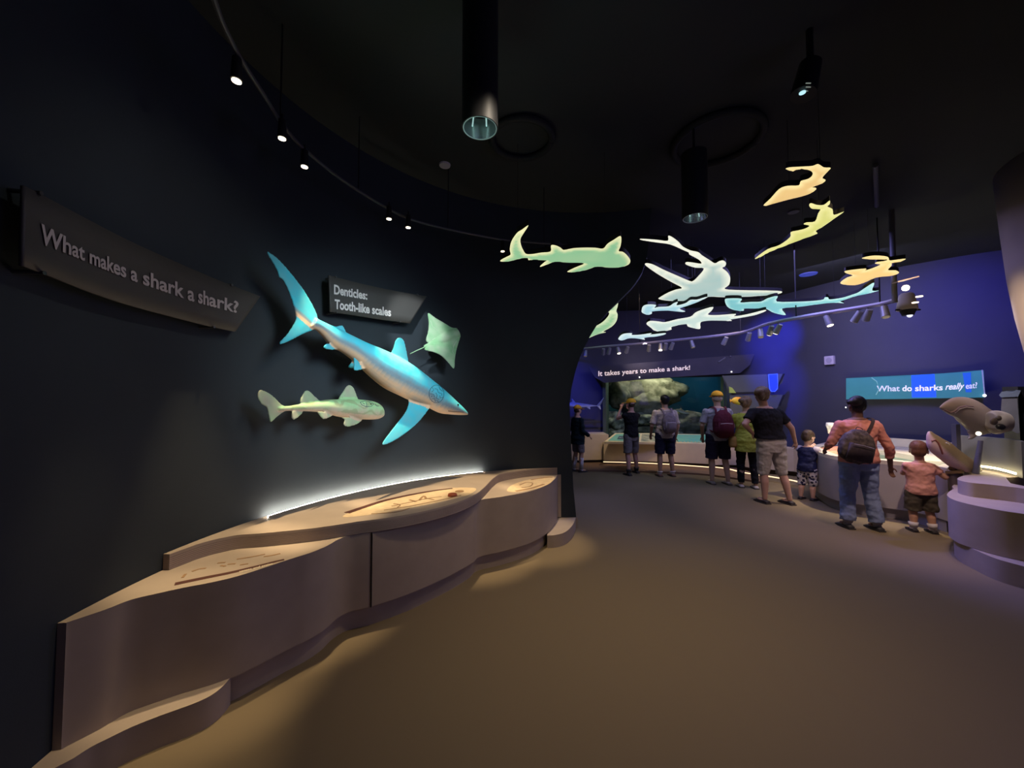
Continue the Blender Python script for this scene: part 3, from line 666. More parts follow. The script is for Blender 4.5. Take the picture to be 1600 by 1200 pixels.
# far track
FZ = EYE + 1.2
fpx = [(880, 547.5), (905, 546), (950, 541), (1000, 537), (1060, 531), (1110, 526), (1157, 520), (1180, 513), (1200, 506), (1244, 497), (1290, 489), (1341, 481), (1375, 475), (1399, 469)]
fp = [H(x, y, FZ) for x, y in fpx]
root = thing('light_track', 'long curving metal light track across the far exhibit room', 'light track', fp[6])
bm = BM(); tube(bm, cat(fp, 3), .028, 8); done('rail', bm, mat('blue_grey_track', (.30, .28, .34), .45, .2), root)
for i in (0, 3, 6, 9, 12):
    bm = BM(); cone(bm, fp[i], (fp[i].x, fp[i].y, CEIL), .008, .008, 6); done('hanger_rod', bm, M_blk, root)
M_fix = mat('grey_fixture', (.25, .25, .27), .45, .3)
for k, (x, y, on) in enumerate([(915, 0, 0), (943, 0, 0), (952, 0, 0), (966, 0, 1), (980, 0, 0), (1014, 0, 0), (1032, 0, 1), (1040, 0, 0), (1050, 0, 0), (1081, 0, 0), (1133, 0, 0), (1170, 0, 0), (1188, 0, 0), (1204, 0, 1), (1216, 0, 1), (1293, 0, 1), (1340, 0, 0), (1356, 0, 0), (1382, 0, 0)]):
    yy = None
    for (a, b), (c, d) in zip(fpx, fpx[1:]):
        if a <= x <= c: yy = b + (d - b) * (x - a) / (c - a)
    p = H(x, yy, FZ) - Vector((0, 0, .10))
    nm = ['over the left end of the tank room', 'over the header sign', 'near the blue lit wall', 'at the projector end'][0 if x < 945 else 1 if x < 1100 else 2 if x < 1260 else 3]
    spot_fixture('track_spotlight', 'small grey spotlight hanging from the far track ' + nm, p, p + Vector((.1 if k % 2 else -.15, .6 if k % 3 else -.3, -.9)), r=.045, L=.15, es=6 if on else .02, body=M_fix, group='spotlights on the far track ' + nm)
# black pendant downlights
def pendant(label, px, py, t, D, zt=CEIL, L=None):
    c = H(px, py, EYE + t); root = thing('pendant_downlight', label, 'ceiling lamp', c)
    bm = BM(); zt = zt if L is None else c.z + L
    rings = [ering((c.x, c.y, z), (1, 0, 0), (0, 1, 0), r, r, 40) for z, r in ((zt, D / 2), (c.z, D / 2), (c.z, D / 2 * .93), (c.z + .12, D / 2 * .80), (c.z + .12, .001))]
    loft(bm, rings, True); done('cylinder_shade', bm, M_blk, root, False)
    if L is not None:
        bm = BM(); cone(bm, (c.x, c.y, zt), (c.x, c.y, CEIL), .01, .01, 8); done('hanging_stem', bm, M_blk, root)
    bm = BM(); rings = [ering((c.x, c.y, z), (1, 0, 0), (0, 1, 0), r, r, 40) for z, r in ((c.z + .004, D / 2 * .92), (c.z + .11, D / 2 * .72))]
    loft(bm, rings, False)
    done('reflector', bm, mat('reflector_metal', (.6, .66, .66), .22, .9), root, True)
    bm = BM(); tube(bm, ering((c.x, c.y, c.z + .002), (1, 0, 0), (0, 1, 0), D / 2 * .92, D / 2 * .92, 40) + [Vector((c.x + D / 2 * .92, c.y, c.z + .002))], .003, 6); done('trim_ring', bm, mat('pale_trim', (.5, .56, .55), .4), root)
    for dx in (-.42, .36):
        bm = BM(); cone(bm, (c.x + dx * D / 2, c.y, c.z + .015), (c.x + dx * D / 2 * .9, c.y + D * .1, c.z + .09), .004, .004, 8); done('lamp_tube', bm, mat('faint_lamp', (.6, .9, .85), .4, emit=(.55, .9, .85), es=.55), root)
    return root
pendant('large black cylinder pendant lamp with silver reflector, hanging nearest the camera', 750, 201, 1.5, .20)
pendant('smaller black cylinder pendant lamp with silver reflector above the thresher shape', 1086, 341, 1.5, .2, L=.55)
# flat rings on the ceiling
for px, py, w_, lb in ((815, 213, 48, 'dark round ring fixture on the ceiling beside the large pendant lamp'), (1120, 215, 64, 'faint dark ring fixture on the ceiling above the smaller pendant lamp')):
    c = H(px, py, CEIL); r = w_ * c.y / 600; bm = BM(); tube(bm, ering((c.x, c.y, CEIL - .03), (1, 0, 0), (0, 1, 0), r, r, 48) + [Vector((c.x + r, c.y, CEIL - .03))], .03, 8)
    tag(done('ceiling_ring', bm, mat('ring_black', (.018, .020, .020), .8), smooth=True), lb, 'ceiling ring')
for px, py, r, lb, em in ((695, 257, 9, 'small pale round disc on the dark ceiling left of the big pendant', .35), (883, 368, 6, 'small round grey disc on the ceiling above the whale shark shape', .3), (1240, 330, 8, 'small dark grey disc on the ceiling between the orange and yellow shapes', .05), (1263, 428, 12, 'round ceiling lens glinting blue above the turquoise shape', .06)):
    c = H(px, py, CEIL); rr = r * c.y / 600; bm = BM(); cone(bm, (c.x, c.y, CEIL), (c.x, c.y, CEIL - .015), rr, rr * .95, 28)
    m = mat('disc_%g' % em, (em * 2.0, em * 2.0, em * 1.9), .6)
    if py == 428: m = mat('blue_lens', (.1, .1, .2), .3, emit=(.05, .1, .9), es=.35)
    tag(done('smoke_detector', bm, m), lb, 'ceiling disc')
# spotlight pair high up
c = H(1255, 148, EYE + 1.9); root = thing('ceiling_spotlight', 'black spotlight with small pale glint and louvre lines, high above the orange shape', 'ceiling spotlight', c)
bm = BM(); cone(bm, c + Vector((0, 0, .0)), c + Vector((.05, .0, .2)), .07, .06, 20); cone(bm, c + Vector((.05, 0, .18)), (c.x + .05, c.y, CEIL), .02, .02, 10); done('lamp_head', bm, M_blk, root)
bm = BM(); cone(bm, c + Vector((-.02, -.02, -.006)), c + Vector((-.02, -.02, -.001)), .018, .018, 16); done('lens', bm, mat('cool_lens', (.5, .9, 1), .4, emit=(.5, .85, .9), es=1.0), root)
for k in range(3):
    q = H(1263, 130 + 6 * k, EYE + 1.9); bm = BM(); box(bm, q, (.03, .004, .004)); done('louvre', bm, mat('louvre_glint', (.4, .45, .4), .4, emit=(.5, .6, .5), es=.3), root)
# projector at the end of the far track
c = H(1417, 478, EYE + 1.15); root = thing('projector', 'bell shaped beige projector under a bright bulb at the end of the far track', 'projector', c)
bm = BM(); loft(bm, [ering((c.x, c.y, c.z + dz), (1, 0, 0), (0, 1, 0), r, r, 28) for dz, r in ((.16, .05), (.14, .07), (0, .095), (-.05, .10))]); done('shade', bm, mat('beige_shade', (.42, .36, .27), .6), root, True)
bm = BM(); cone(bm, c + Vector((-.14, 0, -.052)), c + Vector((.16, 0, -.048)), .012, .012, 8); loft(bm, [ering((c.x + .01, c.y, c.z + dz), (1, 0, 0), (0, 1, 0), r, r, 24) for dz, r in ((-.05, .08), (-.12, .055))]); done('lower_housing', bm, M_blk, root)
bm = BM(); ball(bm, c + Vector((.01, -.02, -.12)), .028); done('lens', bm, mat('lens_6', (1, .9, .7), .4, emit=(.8, .85, 1), es=1.2), root)
bm = BM(); ball(bm, H(1415, 450, EYE + 1.15) , .03); done('bulb', bm, mat('bright_bulb', (1, .9, .7), .4, emit=(1, .82, .5), es=14), root, True)
for q in ((1416, 465), (1411, 474)):
    p = H(*q, EYE + 1.15) + Vector((0, -.14, -.03)); bm = BM(); cone(bm, p, p + Vector((0, 0, .01)), .03, .03, 14); done('bulb', bm, mat('small_bulb', (1, .9, .7), .4, emit=(1, .85, .6), es=2.5), root)
p = H(1415, 442, EYE + 1.15); bm = BM(); box(bm, p + Vector((0, 0, .03)), (.22, .06, .012), Matrix.Rotation(-.25, 4, 'Y')); done('reflector_plate', bm, mat('plate', (.5, .42, .3), .4), root)
e = H(1398, 469, FZ); bm = BM(); cone(bm, (e.x, e.y, FZ - .03), (e.x, e.y, CEIL), .028, .028, 12); o = done('support_pole', bm, mat('pole_grey', (.10, .10, .11), .5)); tag(o, 'thin grey vertical pole from the ceiling to the end of the far track', 'pole')
for (x0, y0, x1, y1) in ((1368, 258, 1370, 322),):
    a = H(x0, y0, CEIL - .06); b = H(x1, y1, CEIL - .06); bm = BM(); cone(bm, a, b, .022, .022, 10); tag(done('conduit', bm, MC['pole_grey']), 'short grey conduit along the ceiling right of the orange shape', 'conduit')
# ================================================================ FAR ROOM
M_fcon = mat('far_console_laminate', (.56, .46, .36), .55, noise_amt=.12, scale=6)
def poly(bm, pts, z0, z1): prism(bm, [Vector((p[0], p[1])) for p in pts], z0, z1)
# --- tank
TA, TB = Vector((2.44, 10.2)), Vector((5.3, 9.6))
M_tank = mat('tank_wall_paint', (.02, .09, .13), .7, noise_amt=.4, scale=1.5)
tk = thing('aquarium_tank', 'wide aquarium tank window full of rocks, behind the far console', 'aquarium', (3.9, 10.6, .52))
bm = BM()
poly(bm, [(2.0, 12.1), (6.6, 12.1), (6.6, 12.2), (2.0, 12.2)], .5, 2.6)
poly(bm, [(6.5, 9.5), (6.6, 9.5), (6.6, 12.1), (6.5, 12.1)], .5, 2.6)
poly(bm, [(2.0, 10.4), (2.1, 10.4), (2.1, 12.1), (2.0, 12.1)], .5, 2.6)
poly(bm, [(2.0, 10.36), (6.6, 9.8), (6.6, 12.2), (2.0, 12.2)], .46, .52)
poly(bm, [(2.0, 10.36), (6.6, 9.8), (6.6, 12.2), (2.0, 12.2)], 2.58, 2.62)
done('back_panel', bm, M_tank, tk)
bm = BM(); M_rev = mat('green_grey_reveal', (.06, .085, .07), .7)
poly(bm, [(2.36, 10.0), (2.44, 10.0), (2.64, 10.5), (2.56, 10.5)], .5, 2.12)
done('window_reveal', bm, M_rev, tk); bm = BM(); poly(bm, [(5.3, 9.5), (5.42, 9.45), (5.5, 9.9), (5.38, 9.9)], .5, 2.12)
done('window_reveal', bm, M_rev, tk)
M_glass = bpy.data.materials.new('tank_glass'); M_glass.use_nodes = True; nt = M_glass.node_tree; nt.nodes.clear()
o_ = nt.nodes.new('ShaderNodeOutputMaterial'); tr = nt.nodes.new('ShaderNodeBsdfTransparent'); tr.inputs[0].default_value = (.82, .92, .92, 1)
gl = nt.nodes.new('ShaderNodeBsdfGlossy'); gl.inputs['Roughness'].default_value = .03; mx = nt.nodes.new('ShaderNodeMixShader'); mx.inputs[0].default_value = .02
nt.links.new(tr.outputs[0], mx.inputs[1]); nt.links.new(gl.outputs[0], mx.inputs[2]); nt.links.new(mx.outputs[0], o_.inputs[0])
bm = BM(); poly(bm, [(2.5, 10.28), (5.36, 9.70), (5.365, 9.73), (2.505, 10.31)], .52, 2.12); done('glass_pane', bm, M_glass, tk)
lamp('tank_lamp', 'AREA', (3.7, 11.0, 2.5), 20, (.86, .86, .66), (3.7, 11.0, 0), 1.6, size_y=.6)
lamp('tank_lamp', 'AREA', (3.9, 10.28, 2.35), 24, (.95, .85, .66), (3.8, 11.2, .6), 1.8, size_y=.15)  # front lamp added to brighten the near rock faces
lamp('tank_lamp', 'AREA', (6.0, 11.2, 2.5), 10, (.15, .5, .8), (6.0, 11.3, 0), .8, size_y=.8)
M_rock = mat('aquarium_rock', (.30, .26, .18), .9, noise_amt=.9, scale=4.5, bump=1, bscale=9, col2=(.06, .06, .03))
M_pale = mat('pale_encrusted_rock', (.42, .40, .28), .9, noise_amt=.9, scale=9, bump=1, bscale=14, col2=(.06, .06, .05))
def rock(c, r, seed, m, lb, amp=.35, sub=4):
    bm = BM(); bmesh.ops.create_icosphere(bm, subdivisions=sub, radius=1)
    off = Vector((seed * 7.1, seed * 3.3, seed))
    for v in bm.verts:
        n = v.co.normalized(); d = 1 + amp * noise.noise(n * 1.6 + off) + amp * .45 * noise.noise(n * 4 + off) + amp * .2 * noise.noise(n * 10 + off)
        v.co = Vector((n.x * r[0] * d + c[0], n.y * r[1] * d + c[1], n.z * r[2] * d + c[2]))
    return tag(done('aquarium_rock', bm, m, smooth=True), lb, 'rock', 'rocks in the aquarium')
rock((3.75, 11.0, 1.80), (1.15, .45, .50), 1, M_rock, 'long dark rock arching across the top of the aquarium')
rock((3.65, 10.75, 1.38), (.70, .35, .36), 2, M_rock, 'rounded olive rock in the middle of the aquarium behind the grey backpack')
rock((3.05, 10.85, 1.75), (.4, .35, .45), 5, M_rock, 'upright dark rock at the left side of the aquarium')
rock((2.85, 10.75, .95), (.35, .3, .24), 3, M_pale, 'pale speckled rock low at the left end of the aquarium')
rock((3.5, 10.6, 1.0), (.42, .3, .22), 6, M_pale, 'pale speckled rock beside the dark vest visitor')
rock((2.95, 10.65, .62), (.35, .22, .14), 8, M_pale, 'small pale rock on the left floor of the aquarium')
rock((4.75, 10.5, .88), (.85, .35, .32), 4, M_rock, 'wide flat olive rock at the lower right of the aquarium')
rock((4.3, 10.35, .62), (.3, .2, .11), 9, M_pale, 'small whitish rock at the bottom middle of the aquarium')
rock((3.7, 10.7, .68), (.7, .3, .18), 10, M_rock, 'low dark rock along the aquarium floor behind the grey backpack')
# small shark swimming in the tank
def gen_surf(d):
    f = lambda x, y, l=0: P(x, y, d - l)
    f.inn = lambda p: Vector((0, -1, 0)); return f
def simple_surf(d, mp):
    def f(x, y, l=0): return P(*mp(x, y), d - l)
    f.inn = lambda p: Vector((0, -1, 0)); return f
z3 = lambda x, y: (930 + x / 6.4, 540 + y / 6.4)
M_fish = mat('grey_fish_skin', (.25, .23, .17), .5, attr='Col')
def gcol(a, b): return lambda s, k, r, q: lerp(b, a, .5 + s)
shark('tank_shark', 'small dark shark swimming above the rock at the right of the aquarium', 'shark', z3, 0, [((790, 640), (790, 650)), ((820, 632), (820, 662)), ((860, 635), (860, 678)), ((900, 655), (900, 685)), ((940, 672), (940, 684))], [([(850, 640), (855, 615), (870, 640)], 0, .008), ([(800, 640), (770, 620), (780, 645), (768, 665), (800, 652)], 0, .008)], .6, .012, gcol((.12, .10, .06), (.7, .68, .5)), M_fish, surf=simple_surf(10.25, z3))
# pale shark on the wall at the far left
z1 = lambda x, y: (880 + x / 5, 530 + y / 5)
shark('wall_shark_model', 'pale blue grey shark model on the far wall beside the dark curved wall', 'shark model', z1, 0, [((20, 505), (20, 520)), ((60, 492), (60, 528)), ((120, 497), (120, 535)), ((180, 505), (180, 532)), ((230, 512), (230, 528)), ((268, 517), (268, 525))], [([(262, 517), (285, 490), (320, 452), (300, 500), (290, 520), (296, 553), (275, 535)], 0, .012), ([(100, 500), (85, 480), (65, 462), (70, 500)], 0, .012), ([(180, 530), (200, 545), (215, 548), (205, 528)], 0, .01), ([(100, 530), (80, 560), (120, 545), (140, 532)], .1, .012)], .6, .014, gcol((.16, .20, .30), (.55, .60, .62)), M_fish, surf=simple_surf(9.78, z1))
bm = BM(); p = P(905, 660, 9.9); box(bm, (1.9, 10.02, .98), (.8, .03, .03)); tag(done('wall_ledge', bm, mat('dark_metal', (.12, .12, .12), .4, .8)), 'thin dark rail on the far wall beneath the pale shark model', 'rail')
# --- header sign above the tank
HD = [(9.72, 925), (9.1, 1175)]
A, B = P(922, 580, 9.75), P(1172, 560, 9.05)
hn = Vector((B.y - A.y, -(B.x - A.x), 0)).normalized()
def hq(px, py, l=0): return PL(px, py, A, hn) + hn * l
root = thing('header_sign', 'long dark header sign reading it takes years to make a shark, above the aquarium', 'sign', hq(1040, 580))
def facepoly(name, px, m, parent, surf=hq, th=.04, lift=0, back=None):
    a = [surf(x, y, lift) for x, y in px]; n_ = surf(px[0][0], px[0][1], 1) - surf(px[0][0], px[0][1], 0)
    bm = BM(); f = [bm.verts.new(p) for p in a]; g = [bm.verts.new(p - n_ * th) for p in a]; n = len(a)
    f1 = bm.faces.new(f); f2 = bm.faces.new(g[::-1])
    for i in range(n): j = (i + 1) % n; bm.faces.new((f[i], g[i], g[j], f[j]))
    bmesh.ops.triangulate(bm, faces=[f1, f2]); return done(name, bm, m, parent)
M_head = mat('dark_header_panel', (.085, .08, .10), .6, noise_amt=.3, scale=2)
facepoly('sign_panel', [(919, 573), (975, 569), (1060, 562), (1140, 556), (1179, 553), (1172, 570), (1156, 583), (1070, 588), (1000, 593), (945, 598), (930, 590)], M_head, root, th=.10)
def quad(q, surf, lift=.004):
    def f(s, t, l):
        a = interp([q[0], q[1]], s); b = interp([q[2], q[3]], s); return surf(a[0] + (b[0] - a[0]) * t, a[1] + (b[1] - a[1]) * t, l + lift)
    return f
M_glow_letters = mat('glow_letters', (.9, .8, .75), .5, emit=(.95, .72, .66), es=.75)  # emission replaces spotlights on the letters
text_mesh('sign_lettering', 'It takes years to make a shark!', quad([(935, 587.5), (1078, 577.5), (935, 579.5), (1078, 570.5)], hq), M_glow_letters, root, .012)
M_dot = mat('white_glow', (1, 1, 1), .4, emit=(1, .97, .9), es=2.5)
for q in ((999, 589.5), (1142.5, 581)):
    bm = BM(); ball(bm, hq(*q, .02), .016); done('bracket_glint', bm, M_dot, root, True)  # glowing balls stand in for glints on the brackets
bm = BM(); tube(bm, [hq(1122, 566, .02), hq(1133, 559, .02)], .02, 6); ball(bm, hq(1141, 557, .02), .02); done('fish_ornament', bm, mat('grey_fixture', (.25, .25, .27), .45), root)
# --- wall panels with the yellow fish and blue rounded light
A2, B2 = P(1135, 600, 8.9), P(1262, 600, 8.3)
n2 = Vector((B2.y - A2.y, -(B2.x - A2.x), 0)).normalized()
n2 = Vector((-.28, -.96, 0)).normalized(); A2 = P(1190, 600, 8.35)
def wq(px, py, l=0): return PL(px, py, A2, n2) + n2 * l
root = thing('wall_display', 'angled grey wall display panels behind the woman in black', 'display panel', wq(1180, 620))
facepoly('upper_panel', [(1128, 587), (1226, 584), (1222, 598), (1206, 612), (1138, 614), (1136, 600)], mat('grey_green_panel', (.10, .11, .10), .6), root, wq)
facepoly('edge_trim', [(1143, 613), (1192, 612), (1192, 615.5), (1143, 616.5)], M_blk, root, wq, lift=.02)
facepoly('lower_panel', [(1140, 617), (1225, 617), (1218, 633), (1204, 650), (1142, 655)], MC['grey_green_panel'], root, wq)
facepoly('edge_trim', [(1223, 584), (1226, 584), (1214, 608), (1208, 614), (1207, 611), (1213, 605)], M_blk, root, wq, lift=.02)
facepoly('edge_trim', [(1223, 617), (1226, 617), (1219, 634), (1216, 634)], M_blk, root, wq, lift=.02)
root = thing('blue_light', 'glowing blue wall light with rounded bottom end', 'wall light', wq(1207, 597))
px = [(1200, 586), (1212, 585), (1213, 600), (1212.5, 606), (1209, 611), (1205, 611.5), (1202, 608), (1201, 600)]
facepoly('glowing_panel', px, mat('blue_glow', (.02, .05, 1), .4, emit=(.012, .035, 1), es=1.0), root, wq, lift=.07, th=.03)
facepoly('light_rim', [(1199, 585), (1213.5, 584), (1214.3, 600), (1213.5, 608), (1209.5, 612.3), (1204.5, 612.5), (1201, 609), (1200, 600)], mat('blue_rim', (.1, .2, .8), .4, emit=(.06, .12, .9), es=.7), root, wq, lift=.06, th=.03)
# yellow fish model in its display
zf = lambda x, y: (1140 + x / 7.5, 540 + y / 7.5)
yc = lambda s, k, r, q: lerp((.55, .62, .05), (.75, .30, .03), .5 + 1.2 * noise.noise(q * 6))
M_yel = mat('yellow_fish_paint', (.6, .6, .05), .4, attr='Col')
shark('yellow_fish_model', 'round yellow fish model in front of the grey wall display', 'fish model', zf, 0, [((20, 640), (20, 655)), ((40, 615), (40, 675)), ((80, 602), (80, 690)), ((130, 608), (130, 700)), ((170, 632), (170, 700)), ((188, 655), (188, 690))], [([(30, 650), (5, 625), (0, 650), (5, 675)], 0, .01)], .5, .01, yc, M_yel, surf=simple_surf(7.9, zf))
px = [(1138, 604), (1143, 606), (1149, 614), (1138.5, 614)]
tag(facepoly('tail_fin_model', px, mat('yellow_green_fin', (.40, .52, .10), .5), None, wq, lift=.06, th=.02), 'small yellow green fin standing on the display panel edge', 'fin model')
# wall dots / wall box
def onback(px, py, off=.02):
    r = ray(px, py); best = None
    for a, b in zip(WB, WB[1:]):
        d = b - a; det = r.x * (-d.y) + d.x * r.y
        if abs(det) < 1e-9: continue
        t = (a.x * (-d.y) + d.x * a.y) / det; u = (r.x * a.y - r.y * a.x) / det
        if 0 <= u <= 1 and t > 0 and (best is None or t < best[0]): best = (t, d)
    t, d = best; n_ = Vector((d.y, -d.x, 0)).normalized(); p = Vector((r.x * t, r.y * t, r.z * t + EYE)); return p + n_ * off, n_
p, n_ = onback(1298, 563, .03); bm = BM(); box(bm, p, (.17, .05, .17), n_.to_track_quat('-Y', 'Z').to_matrix().to_4x4()); bmesh.ops.bevel(bm, geom=bm.edges[:], offset=.008, segments=2)
rb = thing('wall_speaker', 'small square pale box mounted high on the blue far wall', 'wall speaker', p)
done('box_body', bm, mat('pale_box', (.62, .55, .60), .5), rb)
bm = BM(); cone(bm, p + n_ * .024, p + n_ * .032, .055, .05, 20); done('grille', bm, mat('pale_grille', (.45, .40, .46), .6), rb)
bm = BM(); tube(bm, [onback(1322, 636, .02)[0], onback(1323, 637, .02)[0]], .01, 6); tag(done('wall_sensor', bm, M_dot), 'tiny white dot on the far wall left of the black haired visitor', 'sensor')
# --- right wall sign
SA, SB = onback(1318, 600, .12)[0], onback(1537, 600, .12)[0]
sn = Vector((SB.y - SA.y, -(SB.x - SA.x), 0)).normalized()
MIDP = max([SA] + [onback(x, 600, .12)[0] for x in (1370, 1420, 1480)] + [SB], key=lambda p: -0 + (p - SA).dot(sn))
def sq(px, py, l=0): return PL(px, py, MIDP, sn) + sn * l
root = thing('heading_sign', 'long teal and blue sign asking what do sharks really eat, on the far wall', 'wall sign', sq(1430, 605))
M_teal = mat('teal_sign', (.06, .25, .26), .5, noise_amt=.25, scale=3, emit=(.02, .16, .16), es=.45)  # emission in the sign materials stands in for projector light
M_bsign = mat('blue_sign_block', (.02, .10, .9), .5, emit=(.01, .08, .85), es=.8)
M_bsign2 = mat('dim_blue_block', (.02, .10, .5), .5, emit=(.01, .10, .45), es=.6)
facepoly('sign_panel', [(1322, 591), (1400, 589), (1480, 583), (1533, 578.5), (1537, 579), (1539, 621), (1480, 622), (1400, 623.5), (1322, 624)], M_teal, root, sq, .03)
facepoly('blue_block', [(1424, 586.5), (1460, 584.5), (1463, 620.5), (1425, 621)], M_bsign, root, sq, .004, .004)
facepoly('blue_block', [(1504, 583), (1517, 582), (1518, 613), (1509, 613)], M_bsign2, root, sq, .004, .004)
facepoly('edge_trim', [(1533.5, 578), (1536, 578), (1540, 621), (1538, 621)], mat('pale_trim', (.5, .56, .55), .4), root, sq, .01, .012)
bm = BM(); ball(bm, sq(1538.5, 618, .03), .02); done('corner_light', bm, M_dot, root, True)
bm = BM(); tube(bm, [sq(1362, 590, .01), sq(1370, 596, .01), sq(1374, 608, .01), sq(1369, 617, .01)], .008, 6); done('drawn_line', bm, mat('pale_teal_line', (.3, .55, .5), .5, emit=(.1, .3, .28), es=.5), root)
ML2 = mat('glow_letters_cool', (.9, .85, .9), .5, emit=(.80, .74, .82), es=.8)  # letters glow in place of projector light falling on them
ML3 = mat('glow_letters_dim', (.7, .7, .75), .5, emit=(.50, .50, .60), es=.8)
for tx, x0, x1, y0, y1, sh, m in (('What', 1370, 1406, 611.5, 611, 0, ML3), ('do', 1410, 1425, 611, 611, 0, ML2), ('sharks', 1430, 1473, 611, 609.5, 0, ML2), ('really', 1477, 1507, 609, 607.5, .35, ML2), ('eat?', 1509, 1527, 607.5, 606, 0, ML3)):
    hgt = 9.2 if tx != 'really' else 10
    text_mesh('sign_lettering', tx, quad([(x0, y0), (x1, y1), (x0, y0 - hgt), (x1, y1 - hgt)], sq), m, root, .015, shear=sh)

# --- far consoles: low wide run under the tank
def con_run(name, label, front_px, back_pts, zt, zb=.10, zf=None, base_in=.10, tm=None):
    root = thing(name, label, 'exhibit console', H(*front_px[0], zt)); f = [H(x, y, zt).xy for x, y in front_px]
    f = [v.xy for v in cat([(p.x, p.y, 0) for p in f], 3)]
    bk = [Vector(b) for b in back_pts]
    bm = BM(); prism(bm, f + bk, zb, zt - .02); done('console_body', bm, tm or M_fcon, root)
    bm = BM(); prism(bm, f + bk, zt - .02, zt); done('top_surface', bm, tm or M_fcon, root)
    g = offset(f, -base_in); bm = BM(); prism(bm, g + bk, 0, zb); done('plinth', bm, mat('brown_plinth', (.10, .07, .055), .8), root)
    return root, f, bk
r_, f_, b_ = con_run('exhibit_console', 'plain low beige console at the far left, beside the capped child', [(870, 680), (915, 679.5), (951, 679)], [(2.36, 10.0), (1.2, 10.03)], .70)
# main run with sloping teal graphics
r1, f_, b_ = con_run('exhibit_console', 'long low beige console with sloping teal graphic panels, in front of the aquarium', [(943, 690.5), (985, 691), (1040, 692), (1084, 693.5), (1110, 694.5)], [(4.95, 9.35), (2.45, 10.05)], .54)
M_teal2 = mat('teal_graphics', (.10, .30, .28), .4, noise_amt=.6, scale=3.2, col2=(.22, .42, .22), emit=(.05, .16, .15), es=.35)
M_cream = mat('cream_border', (.72, .62, .42), .5)
def slope(px, py, l=0):
    # sloped desk plane rising towards the tank
    p0 = H(1030, 691, .56); n = Vector((.06, -.20, 1)).normalized(); return PL(px, py, p0, n) + n * l
facepoly('sloped_desk', [(944, 691), (961, 677.5), (1010, 677.5), (1060, 678.5), (1104, 679.5), (1112, 694), (1060, 692.5), (1000, 691.5)], M_cream, r1, slope, .05, .012)
facepoly('graphic_panel', [(950, 689.5), (963, 679), (1000, 679), (998, 690.5)], M_teal2, r1, slope, .004, .017)
facepoly('graphic_panel', [(1001, 690.5), (1003, 679), (1022, 679.5), (1024, 691)], mat('photo_graphic', (.45, .42, .30), .4, noise_amt=.9, scale=8, col2=(.08, .12, .1)), r1, slope, .004, .017)
facepoly('graphic_panel', [(1056, 691.5), (1057, 680), (1102, 681), (1106, 692.5)], M_teal2, r1, slope, .004, .017)
facepoly('photo_tile', [(964, 687.5), (967, 682.5), (980, 682.5), (978.5, 688)], mat('dark_blue_tile', (.02, .05, .10), .4), r1, slope, .004, .022)
for x in (969, 974.5):
    bm = BM(); ball(bm, slope(x, 685.3, .026), (.03, .02, .006)); done('shark_icon', bm, mat('pale_icon', (.6, .68, .7), .5), r1, True)
bm = BM(); p = slope(1078, 684.5, .022); box(bm, p, (.24, .012, .004)); done('caption_bar', bm, mat('pale_icon', (.6, .68, .7), .5), r1)
bm = BM()
for i in range(9): ball(bm, slope(1058 + i * 5.6, 691.6 + .03 * i, .022), (.025, .012, .008), n=8)
done('cream_motif', bm, M_cream, r1, True)
def strip(root, px, z, es=1.2, th=.012):
    a = [v.xy for v in cat([H(x, y, z) for x, y in px], 3)]; b = offset(a, -.05)
    bm = BM(); prism(bm, a + b[::-1], z - th, z); done('glow_strip', bm, mat('warm_led_%g' % es, (1, .8, .5), .5, emit=(1, .74, .42), es=es), root)
strip(r1, [(943, 721.5), (985, 722.5), (1040, 725), (1084, 728), (1110, 730)], .10)
pf = [v.xy for v in cat([H(x, y, 0) for x, y in [(895, 736.5), (940, 737), (985, 738), (1050, 740), (1095, 742.5), (1125, 746), (1160, 751), (1200, 757)]], 3)]
bm = BM(); prism(bm, pf + [Vector(q) for q in ((5.0, 8.0), (5.0, 9.4), (2.4, 9.9), (1.2, 9.95))], 0, .035); tag(done('floor_platform', bm, mat('brown_platform', (.17, .105, .075), .9, noise_amt=.2, scale=300)), kind='structure')
# middle run and run to the touch pool
r2, f_, b_ = con_run('exhibit_console', 'beige console between the aquarium desk and the touch pool, behind the woman in black', [(1111, 694), (1150, 694), (1172, 697), (1205, 699), (1240, 701), (1256, 704), (1262, 706)], [(5.9, 7.6), (5.7, 8.7), (5.1, 9.3)], .56)
strip(r2, [(1111, 729), (1135, 732), (1160, 738), (1200, 744), (1240, 751), (1256, 756)], .10)
# --- touch pool
M_pool = mat('pool_counter', (.40, .37, .36), .55, noise_amt=.1, scale=5)
M_rim = mat('cream_pool_rim', (.72, .66, .52), .4)
tpz = .76
frontp = [H(x, y, tpz).xy for x, y in [(1262, 698), (1274, 704), (1290, 709.5), (1311, 713.5), (1350, 717), (1390, 720), (1425, 723), (1460, 728), (1480, 731.5)]]
frontp = [v.xy for v in cat([(p.x, p.y, 0) for p in frontp], 4)]
backp = [(5.35, 4.72), (5.95, 4.85), (6.55, 5.35), (6.65, 6.0), (6.35, 6.7), (6.0, 7.3)]
pool = thing('touch_pool', 'long curved touch pool counter with bright cream basin, where the visitors lean', 'touch pool', (5.3, 5.6, 0))
n_f = len(frontp)
outerp = frontp + [Vector(b) for b in [v.xy for v in cat([(a, b, 0) for a, b in backp], 4)]]
inner = []
ctr = Vector((5.6, 5.75))
for i, p in enumerate(outerp):
    d = (ctr - p); inner.append(p + d.normalized() * (.16 if i < n_f else .10))
